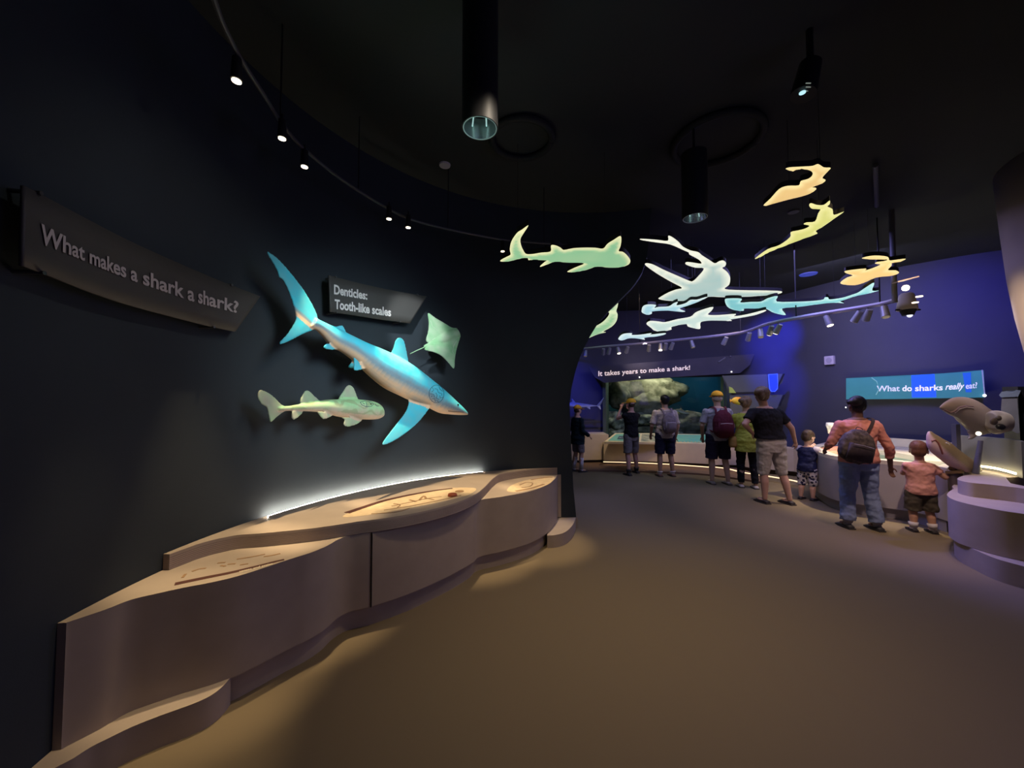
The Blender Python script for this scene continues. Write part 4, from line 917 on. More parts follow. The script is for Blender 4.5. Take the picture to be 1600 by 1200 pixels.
def ringwall(bm, o, i, z0, z1):
    n = len(o); V = [[bm.verts.new((q[0], q[1], z)) for q in L] for L, z in ((o, z0), (o, z1), (i, z1), (i, z0))]
    for a, b in ((0, 1), (1, 2), (2, 3), (3, 0)):
        for k in range(n):
            j = (k + 1) % n; bm.faces.new((V[a][k], V[a][j], V[b][j], V[b][k]))
bm = BM(); ringwall(bm, outerp, inner, .14, tpz - .05); done('counter_body', bm, M_pool, pool)
bm = BM(); ringwall(bm, outerp, inner, tpz - .05, tpz); done('rim', bm, M_rim, pool)
bs = [p + (ctr - p).normalized() * .05 for p in outerp]; bm = BM(); prism(bm, bs, 0, .13); done('plinth', bm, mat('lilac_plinth', (.30, .28, .32), .6), pool)
bm = BM(); prism(bm, inner, .5, .56); done('basin_floor', bm, mat('cream_basin', (.78, .72, .52), .5, noise_amt=.2, scale=3), pool)
mid_i = [p + (ctr - p).normalized() * .55 for p in outerp]
# raised back shelf of the basin
bk0 = [Vector(p) for p in backp]
shelf = [Vector((5.55, 5.2)), Vector((5.95, 4.98)), Vector((6.5, 5.4)), Vector((6.6, 6.0)), Vector((6.3, 6.7)), Vector((6.05, 7.0)), Vector((5.8, 6.7)), Vector((5.95, 6.1)), Vector((5.85, 5.6))]
bm = BM(); prism(bm, shelf, .56, .74); done('back_shelf', bm, M_rim, pool)
bb = [Vector((p.x, p.y)) for p in cat([(6.0, 4.9, 0), (6.55, 5.33, 0), (6.66, 6.0, 0), (6.36, 6.72, 0), (6.05, 7.25, 0)], 5)]
bo = [p + (p - ctr).normalized() * .05 for p in bb]
bm = BM(); prism(bm, bb + bo[::-1], .56, .90); done('back_guard', bm, M_rim, pool)
bm = BM(); wi = [p + (ctr - p).normalized() * .02 for p in inner]; prism(bm, wi, .665, .67)
M_water = bpy.data.materials.new('pool_water'); M_water.use_nodes = True; nt = M_water.node_tree; nt.nodes.clear()
o_ = nt.nodes.new('ShaderNodeOutputMaterial'); tr = nt.nodes.new('ShaderNodeBsdfTransparent'); tr.inputs[0].default_value = (.85, .97, .95, 1)
gl = nt.nodes.new('ShaderNodeBsdfGlossy'); gl.inputs['Roughness'].default_value = .06; mx = nt.nodes.new('ShaderNodeMixShader'); mx.inputs[0].default_value = .12
nt.links.new(tr.outputs[0], mx.inputs[1]); nt.links.new(gl.outputs[0], mx.inputs[2]); nt.links.new(mx.outputs[0], o_.inputs[0])
done('water_surface', bm, M_water, pool)
M_pled = mat('pool_led', (1, .9, .7), .5, emit=(1, .88, .60), es=80)
k0 = [p + (ctr - p).normalized() * .005 for p in inner[:n_f]]; k1 = [p + (ctr - p).normalized() * .03 for p in inner[:n_f]]
bm = BM(); prism(bm, k0 + k1[::-1], .685, .70); done('light_strip', bm, M_pled, pool)
# rocks, one pink, in the pool
rr = rock((5.35, 6.35, .66), (.35, .28, .12), 11, mat('pink_rock', (.60, .27, .18), .8, noise_amt=.4, scale=8), 'pink orange coral rock at the left end of the touch pool', .3); rr['group'] = 'rocks in the touch pool'
rr = rock((5.9, 5.35, .62), (.18, .14, .09), 12, mat('grey_rock', (.3, .32, .36), .8, noise_amt=.5, scale=8), 'grey rock in the right end of the touch pool beside the toddler', .3); rr['group'] = 'rocks in the touch pool'
bm = BM(); q = P(1297, 668, 6.4); loft(bm, [ering((q.x, q.y, q.z + dz), (1, 0, 0), (0, 1, 0), r, r, 16) for dz, r in ((-.10, .03), (-.02, .04), (.03, .06), (.08, .05))]); 
rl = thing('pool_lamp', 'small pale lamp head rising beside the arm of the salmon shirt visitor', 'lamp', q)
done('lamp_head', bm, mat('white_plastic', (.8, .78, .74), .5), rl, True)
bm = BM(); cone(bm, (q.x, q.y, .5), (q.x, q.y, q.z - .08), .012, .012, 10); done('stem', bm, MC['white_plastic'], rl)

# --- right hand tiered console
rt = thing('exhibit_console', 'tiered curved exhibit console carrying the shark sculptures, beside the warm lit column', 'exhibit console', (4.7, 3.6, 0))
mid_f = [v.xy for v in cat([H(x, y, .59) for x, y in [(1490, 764), (1482, 769), (1480.5, 775), (1496, 783), (1534, 792), (1572, 799), (1600, 803), (1660, 812)]], 4)]
mid_b = [Vector(q) for q in ((4.86, 3.05), (4.88, 3.45), (5.0, 3.85), (5.3, 4.12), (5.72, 4.2), (5.64, 4.66), (5.3, 4.6), (4.95, 4.36))]
colc = Vector((5.15, 3.45))
bm = BM(); prism(bm, mid_f + mid_b, .19, .58); done('console_body', bm, M_con, rt)
bm = BM(); prism(bm, mid_f + mid_b, .58, .59); done('top_surface', bm, M_con, rt)
up_f = [v.xy for v in cat([H(x, y, .73) for x, y in [(1520, 741), (1503, 744), (1496, 749), (1515, 754), (1546, 757), (1590, 762)]], 4)]
up_b = [Vector(q) for q in ((4.86, 3.35), (4.98, 3.87), (5.28, 4.14), (5.68, 4.22), (5.62, 4.62), (5.3, 4.58))]
bm = BM(); prism(bm, up_f + up_b, .59, .73); done('upper_tier', bm, M_con, rt)
st_f = [v.xy for v in cat([H(x, y, .187) for x, y in [(1490, 838), (1500, 847.5), (1515, 855), (1540, 866.5), (1563, 875), (1600, 885), (1650, 898)]], 4)]
bm = BM(); prism(bm, st_f + mid_b, 0, .187); done('step', bm, M_con, rt)
# backdrop panel with glowing strip
gb = [Vector((v.x, v.y)) for v in cat([P(1497, 720, 4.75), P(1530, 722, 4.62), P(1560, 727, 4.45), P(1583, 735, 4.25), P(1598, 742, 4.1)], 5)]
go = offset(gb, -.05)
bm = BM(); prism(bm, gb + go[::-1], .73, 1.12); rb = done('back_panel', bm, mat('grey_backdrop', (.13, .13, .14), .7), rt)
gi = offset(gb[4:], .05); gj = offset(gb[4:], .042); bm = BM(); prism(bm, gi + gj[::-1], .765, .785); done('light_strip', bm, mat('yellow_led', (1, .9, .5), .5, emit=(1, .84, .42), es=14), rt)
# --- sculptures on it
z6 = lambda x, y: (1440 + x / 7.5, 600 + y / 7.5)
tan = lambda s, k, r, q: lerp((.60, .42, .36), (.42, .34, .24), .5 + s)
M_tan = mat('tan_sculpture', (.45, .36, .26), .45, attr='Col', noise_amt=.2, scale=10)
shark('shark_snout_sculpture', 'tan shark head sculpture rising nose up from the tiered console', 'shark sculpture', z6, 0, [((112, 550), (78, 556)), ((135, 575), (66, 600)), ((185, 605), (72, 660)), ((245, 645), (84, 725)), ((320, 685), (130, 800)), ((400, 755), (200, 860)), ((470, 805), (270, 915)), ((550, 865), (335, 965)), ((620, 930), (395, 1005)), ((680, 1005), (450, 1030))], [], .75, .010, lambda s, k, r, q: lerp((.70, .50, .50), (.26, .20, .11), (s + .55) * 3), M_tan, surf=simple_surf(4.45, z6))
bpy.context.view_layer.update()
sn_o = [o for o in COL.objects if o.name.startswith('shark_snout')][0]
draped('mouth', sn_o.children[0], [[z6(115, 670), z6(160, 655), z6(195, 690), z6(225, 760), z6(245, 820)]], .009, mat('mouth_red', (.25, .08, .06), .6), sn_o)
draped('nostril', sn_o.children[0], [[z6(285, 690), z6(310, 702), z6(325, 715)]], .006, mat('pale_spot', (.75, .72, .6), .5), sn_o)
grey = lambda s, k, r, q: lerp((.22, .19, .17), (.24, .18, .14), .5 + s)
shark('shark_head_sculpture', 'big brown grey shark head sculpture facing left above the tiered console', 'shark sculpture', z6, 0, [((205, 268), (208, 285)), ((260, 222), (270, 325)), ((320, 185), (340, 368)), ((380, 158), (410, 400)), ((440, 150), (470, 460)), ((520, 155), (540, 520)), ((600, 180), (620, 590)), ((680, 225), (700, 600)), ((760, 280), (770, 575)), ((820, 310), (830, 560))], [([(520, 540), (560, 600), (540, 650), (610, 640), (660, 590)], .02, .02), ([(750, 560), (800, 590), (830, 618), (800, 565)], .02, .02)], .55, .012, grey, M_tan, surf=simple_surf(4.4, z6))
sh = [o for o in COL.objects if o.name.startswith('shark_head_sculpture')][0]
bpy.context.view_layer.update()
draped('mouth', sh.children[0], [[z6(260, 300), z6(330, 335), z6(385, 320), z6(440, 275), z6(520, 258), z6(600, 268)]], .012, mat('mouth_dark', (.16, .10, .10), .6), sh)
draped('lip', sh.children[0], [[z6(385, 335), z6(440, 290), z6(520, 270), z6(600, 280)]], .010, mat('pale_lip', (.62, .52, .46), .5), sh)
bm = BM(); q = P(1529, 688, 4.35); cone(bm, q - Vector((0, .02, .0)), (q.x - .05, q.y, .73), .02, .03, 12); box(bm, (P(1512, 720, 4.5).x - .1, 4.52, 1.0), (.05, .05, .55)); done('support_post', bm, mat('blue_grey_post', (.10, .10, .16), .5), sh)
bm = BM(); q = P(1529, 677.5, 4.2); ball(bm, q, .022); done('spot_lamp', bm, mat('small_bulb2', (1, .9, .7), .4, emit=(1, .88, .6), es=2.5), sh, True)
# open mouthed sculpture with tall grey fin behind
shark('open_mouth_sculpture', 'dark open mouthed shark sculpture right of the big shark head', 'shark sculpture', z6, 0, [((800, 330), (805, 520)), ((840, 312), (840, 575)), ((890, 310), (880, 590)), ((940, 320), (950, 570)), ((1000, 340), (1010, 560))], [([(860, 535), (920, 548), (985, 535), (970, 560), (900, 570)], .05, .02)], .7, .012, lambda s, k, r, q: lerp((.34, .30, .24), (.20, .17, .14), .5 + 2.2 * noise.noise(q * 9)), M_tan, surf=simple_surf(4.25, z6))
om = [o for o in COL.objects if o.name.startswith('open_mouth')][0]
bm = BM(); ball(bm, P(*z6(925, 505), 4.12), (.045, .03, .035)); done('throat', bm, M_black, om, True)
bm = BM(); ball(bm, P(*z6(900, 400), 4.14), (.03, .02, .03)); ball(bm, P(*z6(845, 440), 4.14), (.04, .02, .04)); done('jaw_muscle', bm, mat('dark_jaw', (.10, .08, .06), .6), om, True)
fin = thing('fin_sculpture', 'tall grey shark fin slab with flared pale top, behind the shark head sculptures', 'fin sculpture', P(*z6(1040, 350), 4.6))
def sfin(x, y, l=0): return P(*z6(x, y), 4.6 - l)
facepoly('fin_slab', [(940, 160), (1120, 150), (1130, 300), (1150, 560), (1130, 585), (1060, 550), (980, 520), (950, 420), (930, 300)], mat('fin_grey', (.30, .29, .28), .6, noise_amt=.3, scale=8), fin, sfin, .10)
facepoly('flared_top', [(905, 130), (940, 90), (1000, 80), (1060, 100), (1110, 70), (1165, 75), (1130, 150), (930, 155)], mat('fin_pale', (.28, .33, .38), .6), fin, sfin, .12, .01)
bm = BM(); q = P(1600, 650, 4.7); poly(bm, [(q.x - .06, 4.7), (q.x + .3, 4.7), (q.x + .3, 4.85), (q.x - .06, 4.85)], .59, 1.72); done('support_post', bm, M_blk, fin)
# handled box on a post which the toddler touches
q = P(1493, 737, 4.46); hb = thing('touch_box', 'small dark brown box with knobs on a post, under the toddler hand', 'touch box', (q.x, q.y, 0))
Rm = Matrix.Rotation(.5, 4, 'Z') @ Matrix.Rotation(-.2, 4, 'X')
bm = BM(); box(bm, q, (.16, .13, .03), Rm); bmesh.ops.bevel(bm, geom=bm.edges[:], offset=.006, segments=2); done('box_top', bm, mat('brown_box', (.14, .09, .05), .5), hb)
bm = BM(); ball(bm, q + Vector((-.03, 0, .035)), (.04, .035, .03)); ball(bm, q + Vector((.045, .01, .03)), (.03, .03, .025)); done('knobs', bm, MC['brown_box'], hb, True)
bm = BM(); loft(bm, [ering((q.x, q.y, z), (1, 0, 0), (0, 1, 0), a, a * .7, 16) for z, a in ((0, .09), (.02, .09), (.03, .035), (.4, .045), (q.z - .02, .07))]); done('post', bm, mat('dark_post', (.10, .08, .10), .6), hb)
# ================================================================ VISITORS
def skin_mat(n, c): return mat(n, c, .55, noise_amt=.1, scale=12)
def cloth(n, c, c2=None, amt=.25, sc=14): return mat(n, c, .85, spec=.15, noise_amt=amt, scale=sc, bump=.25, bscale=40, col2=c2)
def person(label, px, py, H_, yaw, child=False, arms=None, feet=((-.085, 0), (.085, 0)), skin=(.5, .3, .2), shirt=None, lower=None, shoes=None, socks=None, hair=None, wide=1.0, lean=(0, 0), headyaw=0, d=None, headtilt=0, vox=.0068, collar=None):
    base = H(px, py, 0); root = thing('person', label, 'person', (0, 0, 0)); s = H_
    if child: hs, hipz, shz, hdz, hipx, shx = 1.42, .43, .735, .872, .058, .10
    else: hs, hipz, shz, hdz, hipx, shx = 1.0, .515, .815, .930, .052, .108
    shx *= wide ** .7; hipx *= wide ** .5
    kz, az = hipz * .53, .045
    L = Vector((lean[0], lean[1], 0))
    V = lambda x, y, z: Vector((x * s, y * s, z * s)) + L * s * max(0, (z - hipz) / (shz - hipz)) if z > hipz else Vector((x * s, y * s, z * s))
    sk = skin_mat('skin_%d_%d' % (skin[0] * 100, skin[2] * 100), skin)
    T = [(hipz - .05, .078, .062), (hipz, .094, .070), (hipz + .05, .090, .066), (hipz + (shz - hipz) * .38, .078, .058), (hipz + (shz - hipz) * .68, .094, .066), (shz - .045, .108, .060), (shz - .012, .086, .050), (shz + .020, .045, .042)]
    def torso(bm, grow, z0, z1, ex=0, bulge=0):
        st = []
        N = 14
        for i in range(N + 1):
            z = z0 + (z1 - z0) * i / N
            for (za, ra, qa), (zb, rb, qb) in zip(T, T[1:]):
                if za <= z <= zb or (z <= T[0][0] and za == T[0][0]) or (z >= T[-1][0] and zb == T[-1][0]):
                    t = max(0, min(1, (z - za) / (zb - za))); rx = ra + (rb - ra) * t; ry = qa + (qb - qa) * t; break
            f = 1 - (z - z0) / (z1 - z0)
            st.append(ering(V(0, 0, z), (1, 0, 0), (0, 1, 0), (rx * wide + grow + ex * f) * s, (ry * (wide * .6 + .4) + grow + ex * f * .7 + bulge * math.sin(PI * min(1, f * 1.2)) * .5) * s, 28))
        loft(bm, st)
    # joints
    hips = [V(-hipx, 0, hipz), V(hipx, 0, hipz)]
    ank = [V(feet[0][0], feet[0][1] - .01, az), V(feet[1][0], feet[1][1] - .01, az)]
    knees = [(h + a) / 2 + Vector((0, .018 * s, (kz - (hipz + az) / 2) * s)) for h, a in zip(hips, ank)]
    sho = [V(-shx, 0, shz - .036), V(shx, 0, shz - .036)]
    arms = arms or [((-.155, -.01, shz - .19), (-.16, .03, shz - .36)), ((.155, -.01, shz - .19), (.16, .03, shz - .36))]
    elb = [V(*a[0]) for a in arms]; han = [V(*a[1]) for a in arms]
    k = 1.15 if child else 1.0
    lr = lambda r: r * s * k
    # body: one continuous skin
    bm = BM(); torso(bm, 0, hipz - .05, shz + .02)
    hc = V(0, .008, hdz); hr = s * hs
    HR = Matrix.Rotation(headyaw, 4, 'Z') @ Matrix.Rotation(headtilt, 4, 'X')
    hp = lambda x, y, z: hc + (HR @ Vector((x * hr, y * hr, z * hr)))
    cap(bm, V(0, -.004, shz), hp(0, -.008, -.035), .034 * s * k, .034 * s * k)
    ball(bm, hp(0, -.006, .012), (.046 * hr, .056 * hr, .054 * hr), HR, 20); ball(bm, hp(0, .014, -.018), (.036 * hr, .040 * hr, .044 * hr), HR, 16)
    ball(bm, hp(0, .030, -.045), (.018 * hr, .018 * hr, .014 * hr), HR, 12)
    cap(bm, hp(0, .048, .004), hp(0, .060, -.014), .006 * hr, .0095 * hr, 8)
    for sx in (-1, 1):
        ball(bm, hp(sx * .048, -.004, -.008), (.007 * hr, .013 * hr, .019 * hr), HR, 10)
        ball(bm, hp(sx * .022, .040, .012), (.014 * hr, .010 * hr, .005 * hr), HR, 8)
    for i, sx in ((0, -1), (1, 1)):
        cap(bm, hips[i], knees[i], lr(.050 * wide ** .5), lr(.033)); cap(bm, knees[i], knees[i] * .62 + ank[i] * .38 + Vector((0, -.008 * s, 0)), lr(.032), lr(.032)); cap(bm, knees[i] * .62 + ank[i] * .38 + Vector((0, -.008 * s, 0)), ank[i], lr(.032), lr(.020))
        ball(bm, ank[i] + Vector((0, .03 * s, -.020 * s)), (.024 * s, .05 * s, .018 * s))
        cap(bm, sho[i], elb[i], lr(.030 * wide ** .5), lr(.023)); cap(bm, elb[i], han[i], lr(.023), lr(.0145))
        # hand: palm, four fingers, thumb
        fd = (han[i] - elb[i]).normalized(); side = fd.cross(Vector((0, 1, 0)))
        if side.length < .2: side = fd.cross(Vector((0, 0, 1)))
        side.normalize(); nrm = fd.cross(side).normalized()
        if nrm.dot(Vector((-sx, 0, -.3))) < 0: nrm = -nrm
        side = nrm.cross(fd).normalized()
        if side.y < 0: side = -side
        hl = s * k * .9; Rr = Matrix((side, nrm, fd)).transposed().to_4x4()
        pc = han[i] + fd * .024 * hl; ball(bm, pc, (.022 * hl, .011 * hl, .028 * hl), Rr, 12)
        for q, ln in ((-.015, .036), (-.005, .042), (.006, .045), (.016, .040)):
            a = pc + side * q * hl + fd * .022 * hl; b = a + fd * ln * .5 * hl + nrm * .006 * hl; c = b + fd * ln * .38 * hl + nrm * .016 * hl
            cap(bm, a, b, .0056 * hl, .0052 * hl, 8); cap(bm, b, c, .0052 * hl, .0045 * hl, 8)
        a = pc + side * .018 * hl - fd * .010 * hl; b = a + side * .016 * hl + fd * .018 * hl + nrm * .008 * hl; cap(bm, a, b, .0075 * hl, .006 * hl, 8); cap(bm, b, b + fd * .016 * hl + nrm * .006 * hl, .006 * hl, .005 * hl, 8)
    remesh('body', bm, vox * (.75 if child else 1), sk, root, 3)
    # face details
    bm = BM()
    for sx in (-1, 1): ball(bm, hp(sx * .020, .047, .002), .0062 * hr, n=10)
    done('eyes', bm, mat('eye_dark', (.03, .02, .02), .3), root, True)
    bm = BM(); ball(bm, hp(0, .052, -.030), (.015 * hr, .005 * hr, .004 * hr), HR, 10); done('mouth', bm, mat('lip_red', (.35, .12, .10), .5), root, True)
    fold = lambda amp: (lambda co, n: co + n * amp * (noise.noise(Vector((co.x * 9, co.y * 9, co.z * 16))) + .5 * noise.noise(co * 30)))
    # top
    if shirt:
        m, slv, hem = shirt['m'], shirt.get('sleeve', .55), shirt.get('hem', hipz - .02)
        bm = BM(); torso(bm, .024 if child else .012, hem, shz + .006, shirt.get('flare', .006), shirt.get('bulge', .0))
        for i in range(2):
            ball(bm, sho[i], lr(.036 * wide ** .5))
            if slv <= 1: e = sho[i] + (elb[i] - sho[i]) * slv; cone(bm, sho[i], e, lr(.036 * wide ** .5), lr(.035 * wide ** .5), 20)
            else:
                e = elb[i] + (han[i] - elb[i]) * (slv - 1) * .95; cap(bm, sho[i], elb[i], lr(.037 * wide ** .5), lr(.033)); cone(bm, elb[i], e, lr(.034), lr(.026), 20)
        remesh(shirt.get('name', 'shirt'), bm, vox, m, root, 2, disp=fold(.010))
        if shirt.get('sleeve_m'):
            bm = BM()
            for i in range(2): e = sho[i] + (elb[i] - sho[i]) * .8; cap(bm, sho[i] + Vector((0, 0, .004)), sho[i] * .3 + e * .7, lr(.046), lr(.044)); 
            remesh('sleeves', bm, vox, shirt['sleeve_m'], root, 2)
    if lower:
        m, ln, rw = lower['m'], lower['len'], lower.get('w', 1.0)     # ln 0..2 (1 = knee)
        bm = BM(); torso(bm, .007, hipz - .07, min(hipz + .06, shz - .1))
        for i in range(2):
            hh = hips[i]
            if ln <= 1: e = hh + (knees[i] - hh) * ln; cone(bm, hh + Vector((0, 0, -.0 * s)), e, lr((.054 if child else .062) * rw * wide ** .4), lr(.054 * rw), 22); ball(bm, hh, lr((.054 if child else .062) * rw * wide ** .4))
            else:
                e = knees[i] + (ank[i] - knees[i]) * (ln - 1); cap(bm, hh, knees[i], lr((.054 if child else .062) * rw * wide ** .4), lr(.043 * rw)); cone(bm, knees[i], e, lr(.043 * rw), lr(.034 * rw * lower.get('hemw', 1)), 22)
        remesh(lower.get('name', 'trousers'), bm, vox, m, root, 2, disp=fold(.010))
    for i in range(2):
        g = ank[i] * 1.0; g.z = 0
        if socks:
            bm = BM(); cone(bm, ank[i], ank[i] + (knees[i] - ank[i]) * socks[1], lr(.027), lr(.0365), 18); ball(bm, ank[i] + Vector((0, .005 * s, -.01 * s)), lr(.026)); done('sock', bm, socks[0], root, True)
        if shoes:
            bm = BM(); hgt = .030 * s * k
            rings = []
            for yy, w_, h_ in ((-.042, .012, .5), (-.036, .022, .95), (-.01, .026, 1.15), (.03, .027, 1.0), (.065, .031, .75), (.09, .026, .6), (.104, .010, .4)):
                rr = []
                for t in range(16):
                    a = 2 * PI * t / 16; zz = math.sin(a); rr.append(g + Vector((math.cos(a) * w_ * s * k, yy * s * (1.05 if child else 1), hgt * .5 * h_ * (1 + zz) + .002)))
                rings.append(rr)
            loft(bm, rings); o = done('shoe', bm, shoes, root, True)
            bm = BM(); sp = [(g.x + a * s * k, g.y + b * s) for a, b in ((-.024, -.044), (.024, -.044), (.030, 0), (.033, .06), (.022, .104), (-.022, .104), (-.033, .06), (-.030, 0))]
            prism(bm, [Vector(q) for q in sp], 0, .010 * s); done('sole', bm, mat('dark_sole', (.05, .045, .045), .7), root)
    if hair:
        m, style = hair; bm = BM()
        if style != 'capfringe':
            ball(bm, hp(0, -.014, .022), (.052 * hr, .058 * hr, .055 * hr), HR, 20)
            ball(bm, hp(0, -.030, .0), (.048 * hr, .040 * hr, .050 * hr), HR, 18)
        else: ball(bm, hp(0, -.026, -.004), (.049 * hr, .038 * hr, .040 * hr), HR, 18)
        if style == 'bun': ball(bm, hp(0, -.012, .025), (.060 * hr, .062 * hr, .058 * hr), HR, 18); ball(bm, hp(-.050, -.050, .030), (.036 * hr, .034 * hr, .032 * hr), HR, 14); ball(bm, hp(-.030, -.05, .0), (.03 * hr, .03 * hr, .04 * hr), HR, 12)
        if style == 'pony':
            ball(bm, hp(-.038, -.052, .034), (.046 * hr, .036 * hr, .034 * hr), HR, 14); ball(bm, hp(-.070, -.050, .026), (.028 * hr, .026 * hr, .022 * hr), HR, 12)
        if style == 'long': ball(bm, hp(0, -.030, -.05), (.052 * hr, .034 * hr, .065 * hr), HR, 14)
        if style == 'curl':
            for q in range(14): a = q * 2.4; ball(bm, hp(.04 * math.cos(a), -.02 + .035 * math.sin(a), .04 + .02 * math.sin(q)), .018 * hr, n=8)
        remesh('hair', bm, .007, m, root, 1, disp=lambda co, n: co + n * .004 * noise.noise(Vector((co.x * 60, co.y * 60, co.z * 12))))
    if cap_spec := cap_of.get(label):
        m, by = cap_spec; CRt = Matrix.Rotation(by, 4, 'Z'); cp = lambda x, y, z: hc + (HR @ CRt @ Vector((x * hr, y * hr, z * hr)))
        bm = BM(); v = ball(bm, cp(0, -.008, .024), (.060 * hr, .067 * hr, .058 * hr), HR @ CRt, 24)
        bmesh.ops.delete(bm, geom=[x for x in bm.verts if x.co.z < cp(0, 0, .018).z], context='VERTS')
        bmesh.ops.holes_fill(bm, edges=[e for e in bm.edges if e.is_boundary], sides=0)
        o = done('cap', bm, m, root, True)
        bm = BM(); rr = []
        for t in range(13):
            a = PI * t / 12; rr.append(((.054 * math.cos(a)), (.035 + .085 * math.sin(a))))
        f = [bm.verts.new(cp(x, y, .024 - .12 * max(0, y - .05))) for x, y in rr]; g_ = [bm.verts.new(cp(x, y, .019 - .12 * max(0, y - .05))) for x, y in rr]
        bm.faces.new(f); bm.faces.new(g_[::-1])
        for a_ in range(13): b_2 = (a_ + 1) % 13; bm.faces.new((f[a_], g_[a_], g_[b_2], f[b_2]))
        done('brim', bm, m, o)
    W = Matrix.Translation((base.x, base.y, 0)) @ Matrix.Rotation(yaw, 4, 'Z')
    root.matrix_world = W
    for c in root.children: c.matrix_parent_inverse = Matrix.Identity(4)
    return root, W, s
def backpack(label, W, s, m, cx=0, cy=-.115, cz=.68, w_=.085, h_=.115, dp=.045, m2=None, shz=.815, strapw=.02, tilt=0, straps=(-1, 1)):
    root = thing('backpack', label, 'backpack', (0, 0, 0))
    R_ = Matrix.Rotation(tilt, 4, 'Y'); C_ = Vector((cx * s, cy * s, cz * s)); q = lambda x, y, z: C_ + R_ @ Vector((x * s, y * s, z * s))
    bm = BM(); rings = []
    for i in range(13):
        t = i / 12; z = -h_ + 2 * h_ * t; f = (1 - abs(2 * t - 1) ** 3.5) ** .5 if 0 < t < 1 else .35; f = max(.35, f) * (1.0 if t < .6 else 1 - .25 * (t - .6) / .4)
        rr = []
        for k in range(24):
            a = 2 * PI * k / 24; c_, s_ = math.cos(a), math.sin(a); rr.append(q(w_ * f * math.copysign(abs(c_) ** .7, c_), dp * f * math.copysign(abs(s_) ** .7, s_), z))
        rings.append(rr)
    loft(bm, rings); o = remesh('pack_body', bm, .008, m, root, 2, disp=lambda co, n: co + n * .006 * noise.noise(co * 22))
    bm = BM(); box(bm, q(0, -dp * .9, -h_ * .35), (w_ * 1.45 * s, .030 * s, h_ * .95 * s), R_); bmesh.ops.bevel(bm, geom=bm.edges[:], offset=.012 * s, segments=3); done('front_pocket', bm, m2 or m, root, True)
    bm = BM(); tube(bm, [q(-w_ * .6, -dp * 1.05 - .016, -h_ * .02 + .01), q(0, -dp * 1.05 - .018, .012), q(w_ * .6, -dp * 1.05 - .016, -h_ * .02 + .01)], .003, 6); done('zip', bm, mat('zip_metal', (.55, .5, .5), .4, .5), root)
    for sx in straps:
        bm = BM(); a = [q(sx * w_ * .55, dp * .6, h_ * .7), Vector((sx * .055 * s, -.075 * s, (shz + .0) * s)), Vector((sx * .068 * s, -.02 * s, (shz + .022) * s)), Vector((sx * .072 * s, .045 * s, (shz - .01) * s)), Vector((sx * .078 * s, .072 * s, (shz - .08) * s)), Vector((sx * .095 * s, .03 * s, (shz - .19) * s)), q(sx * w_ * .9, dp * .5, -h_ * .6)]
        pts = cat(a, 4); L_ = []
        for i, p in enumerate(pts):
            d_ = (pts[min(i + 1, len(pts) - 1)] - pts[max(0, i - 1)]).normalized(); u = Vector((1, 0, 0)); v = d_.cross(u).normalized(); u = v.cross(d_); L_.append([p + u * strapw * s * .5 + v * .004, p - u * strapw * s * .5 + v * .004, p - u * strapw * s * .5 - v * .004, p + u * strapw * s * .5 - v * .004])
        loft(bm, L_); done('shoulder_strap', bm, m2 or m, root)
    bm = BM(); tube(bm, cat([q(-.02, dp * .3, h_ * .9), q(-.018, dp * .3, h_ + .012), q(.018, dp * .3, h_ + .012), q(.02, dp * .3, h_ * .9)], 4), .004, 8); done('carry_handle', bm, m2 or m, root)
    root.matrix_world = W
    for c in root.children: c.matrix_parent_inverse = Matrix.Identity(4)
    return root
YEL = mat('yellow_cap_cloth', (.80, .42, .03), .8, noise_amt=.1, scale=30)
cap_of = {}
LIGHT = (.62, .38, .28); DARK = (.16, .08, .05)
black = cloth('black_cloth', (.012, .012, .016)); grey = cloth('grey_cloth', (.20, .18, .19)); navy = cloth('navy_cloth', (.018, .018, .05))
h_brown = mat('brown_hair', (.05, .03, .02), .5, bump=.4, bscale=90); h_black = mat('black_hair', (.008, .007, .008), .45, bump=.4, bscale=90); h_blond = mat('light_brown_hair', (.15, .095, .055), .5, bump=.4, bscale=90)
shoe_d = mat('dark_shoe', (.03, .025, .03), .6); shoe_g = mat('grey_shoe', (.28, .27, .27), .6); sock_w = mat('white_sock', (.62, .58, .62), .9)
# 1 child by the curved wall, looking right
l1 = 'child in a yellow cap, dark jacket and white socks beside the curved wall'; cap_of[l1] = (YEL, .1)
person(l1, 903, 737, 1.42, -1.15, False, feet=((-.06, -.02), (.06, .03)), skin=LIGHT, shirt=dict(m=cloth('dark_teal_jacket', (.010, .022, .03)), sleeve=1.9, name='jacket', hem=.42, flare=.03), lower=dict(m=grey, len=.9, name='shorts'), socks=(sock_w, .75), shoes=shoe_d, hair=(h_brown, 'capfringe'), arms=[((-.14, .0, .62), (-.10, .13, .55)), ((.14, 0, .62), (.10, .14, .54))])
# 2 visitor taking a picture
l2 = 'person in a yellow cap and black vest with hands raised, facing the aquarium'; cap_of[l2] = (YEL, 1.15)
person(l2, 987, 741, 1.56, .35, False, feet=((-.09, -.05), (.12, .06)), skin=(.58, .33, .28), shirt=dict(m=black, sleeve=.25, name='vest'), lower=dict(m=grey, len=.95, name='shorts'), shoes=shoe_d, socks=(cloth('dark_sock', (.05, .05, .05)), .15), hair=(h_brown, 'capfringe'), arms=[((-.15, .09, .74), (-.065, .13, .875)), ((.14, .09, .72), (.07, .13, .86))], wide=.95)
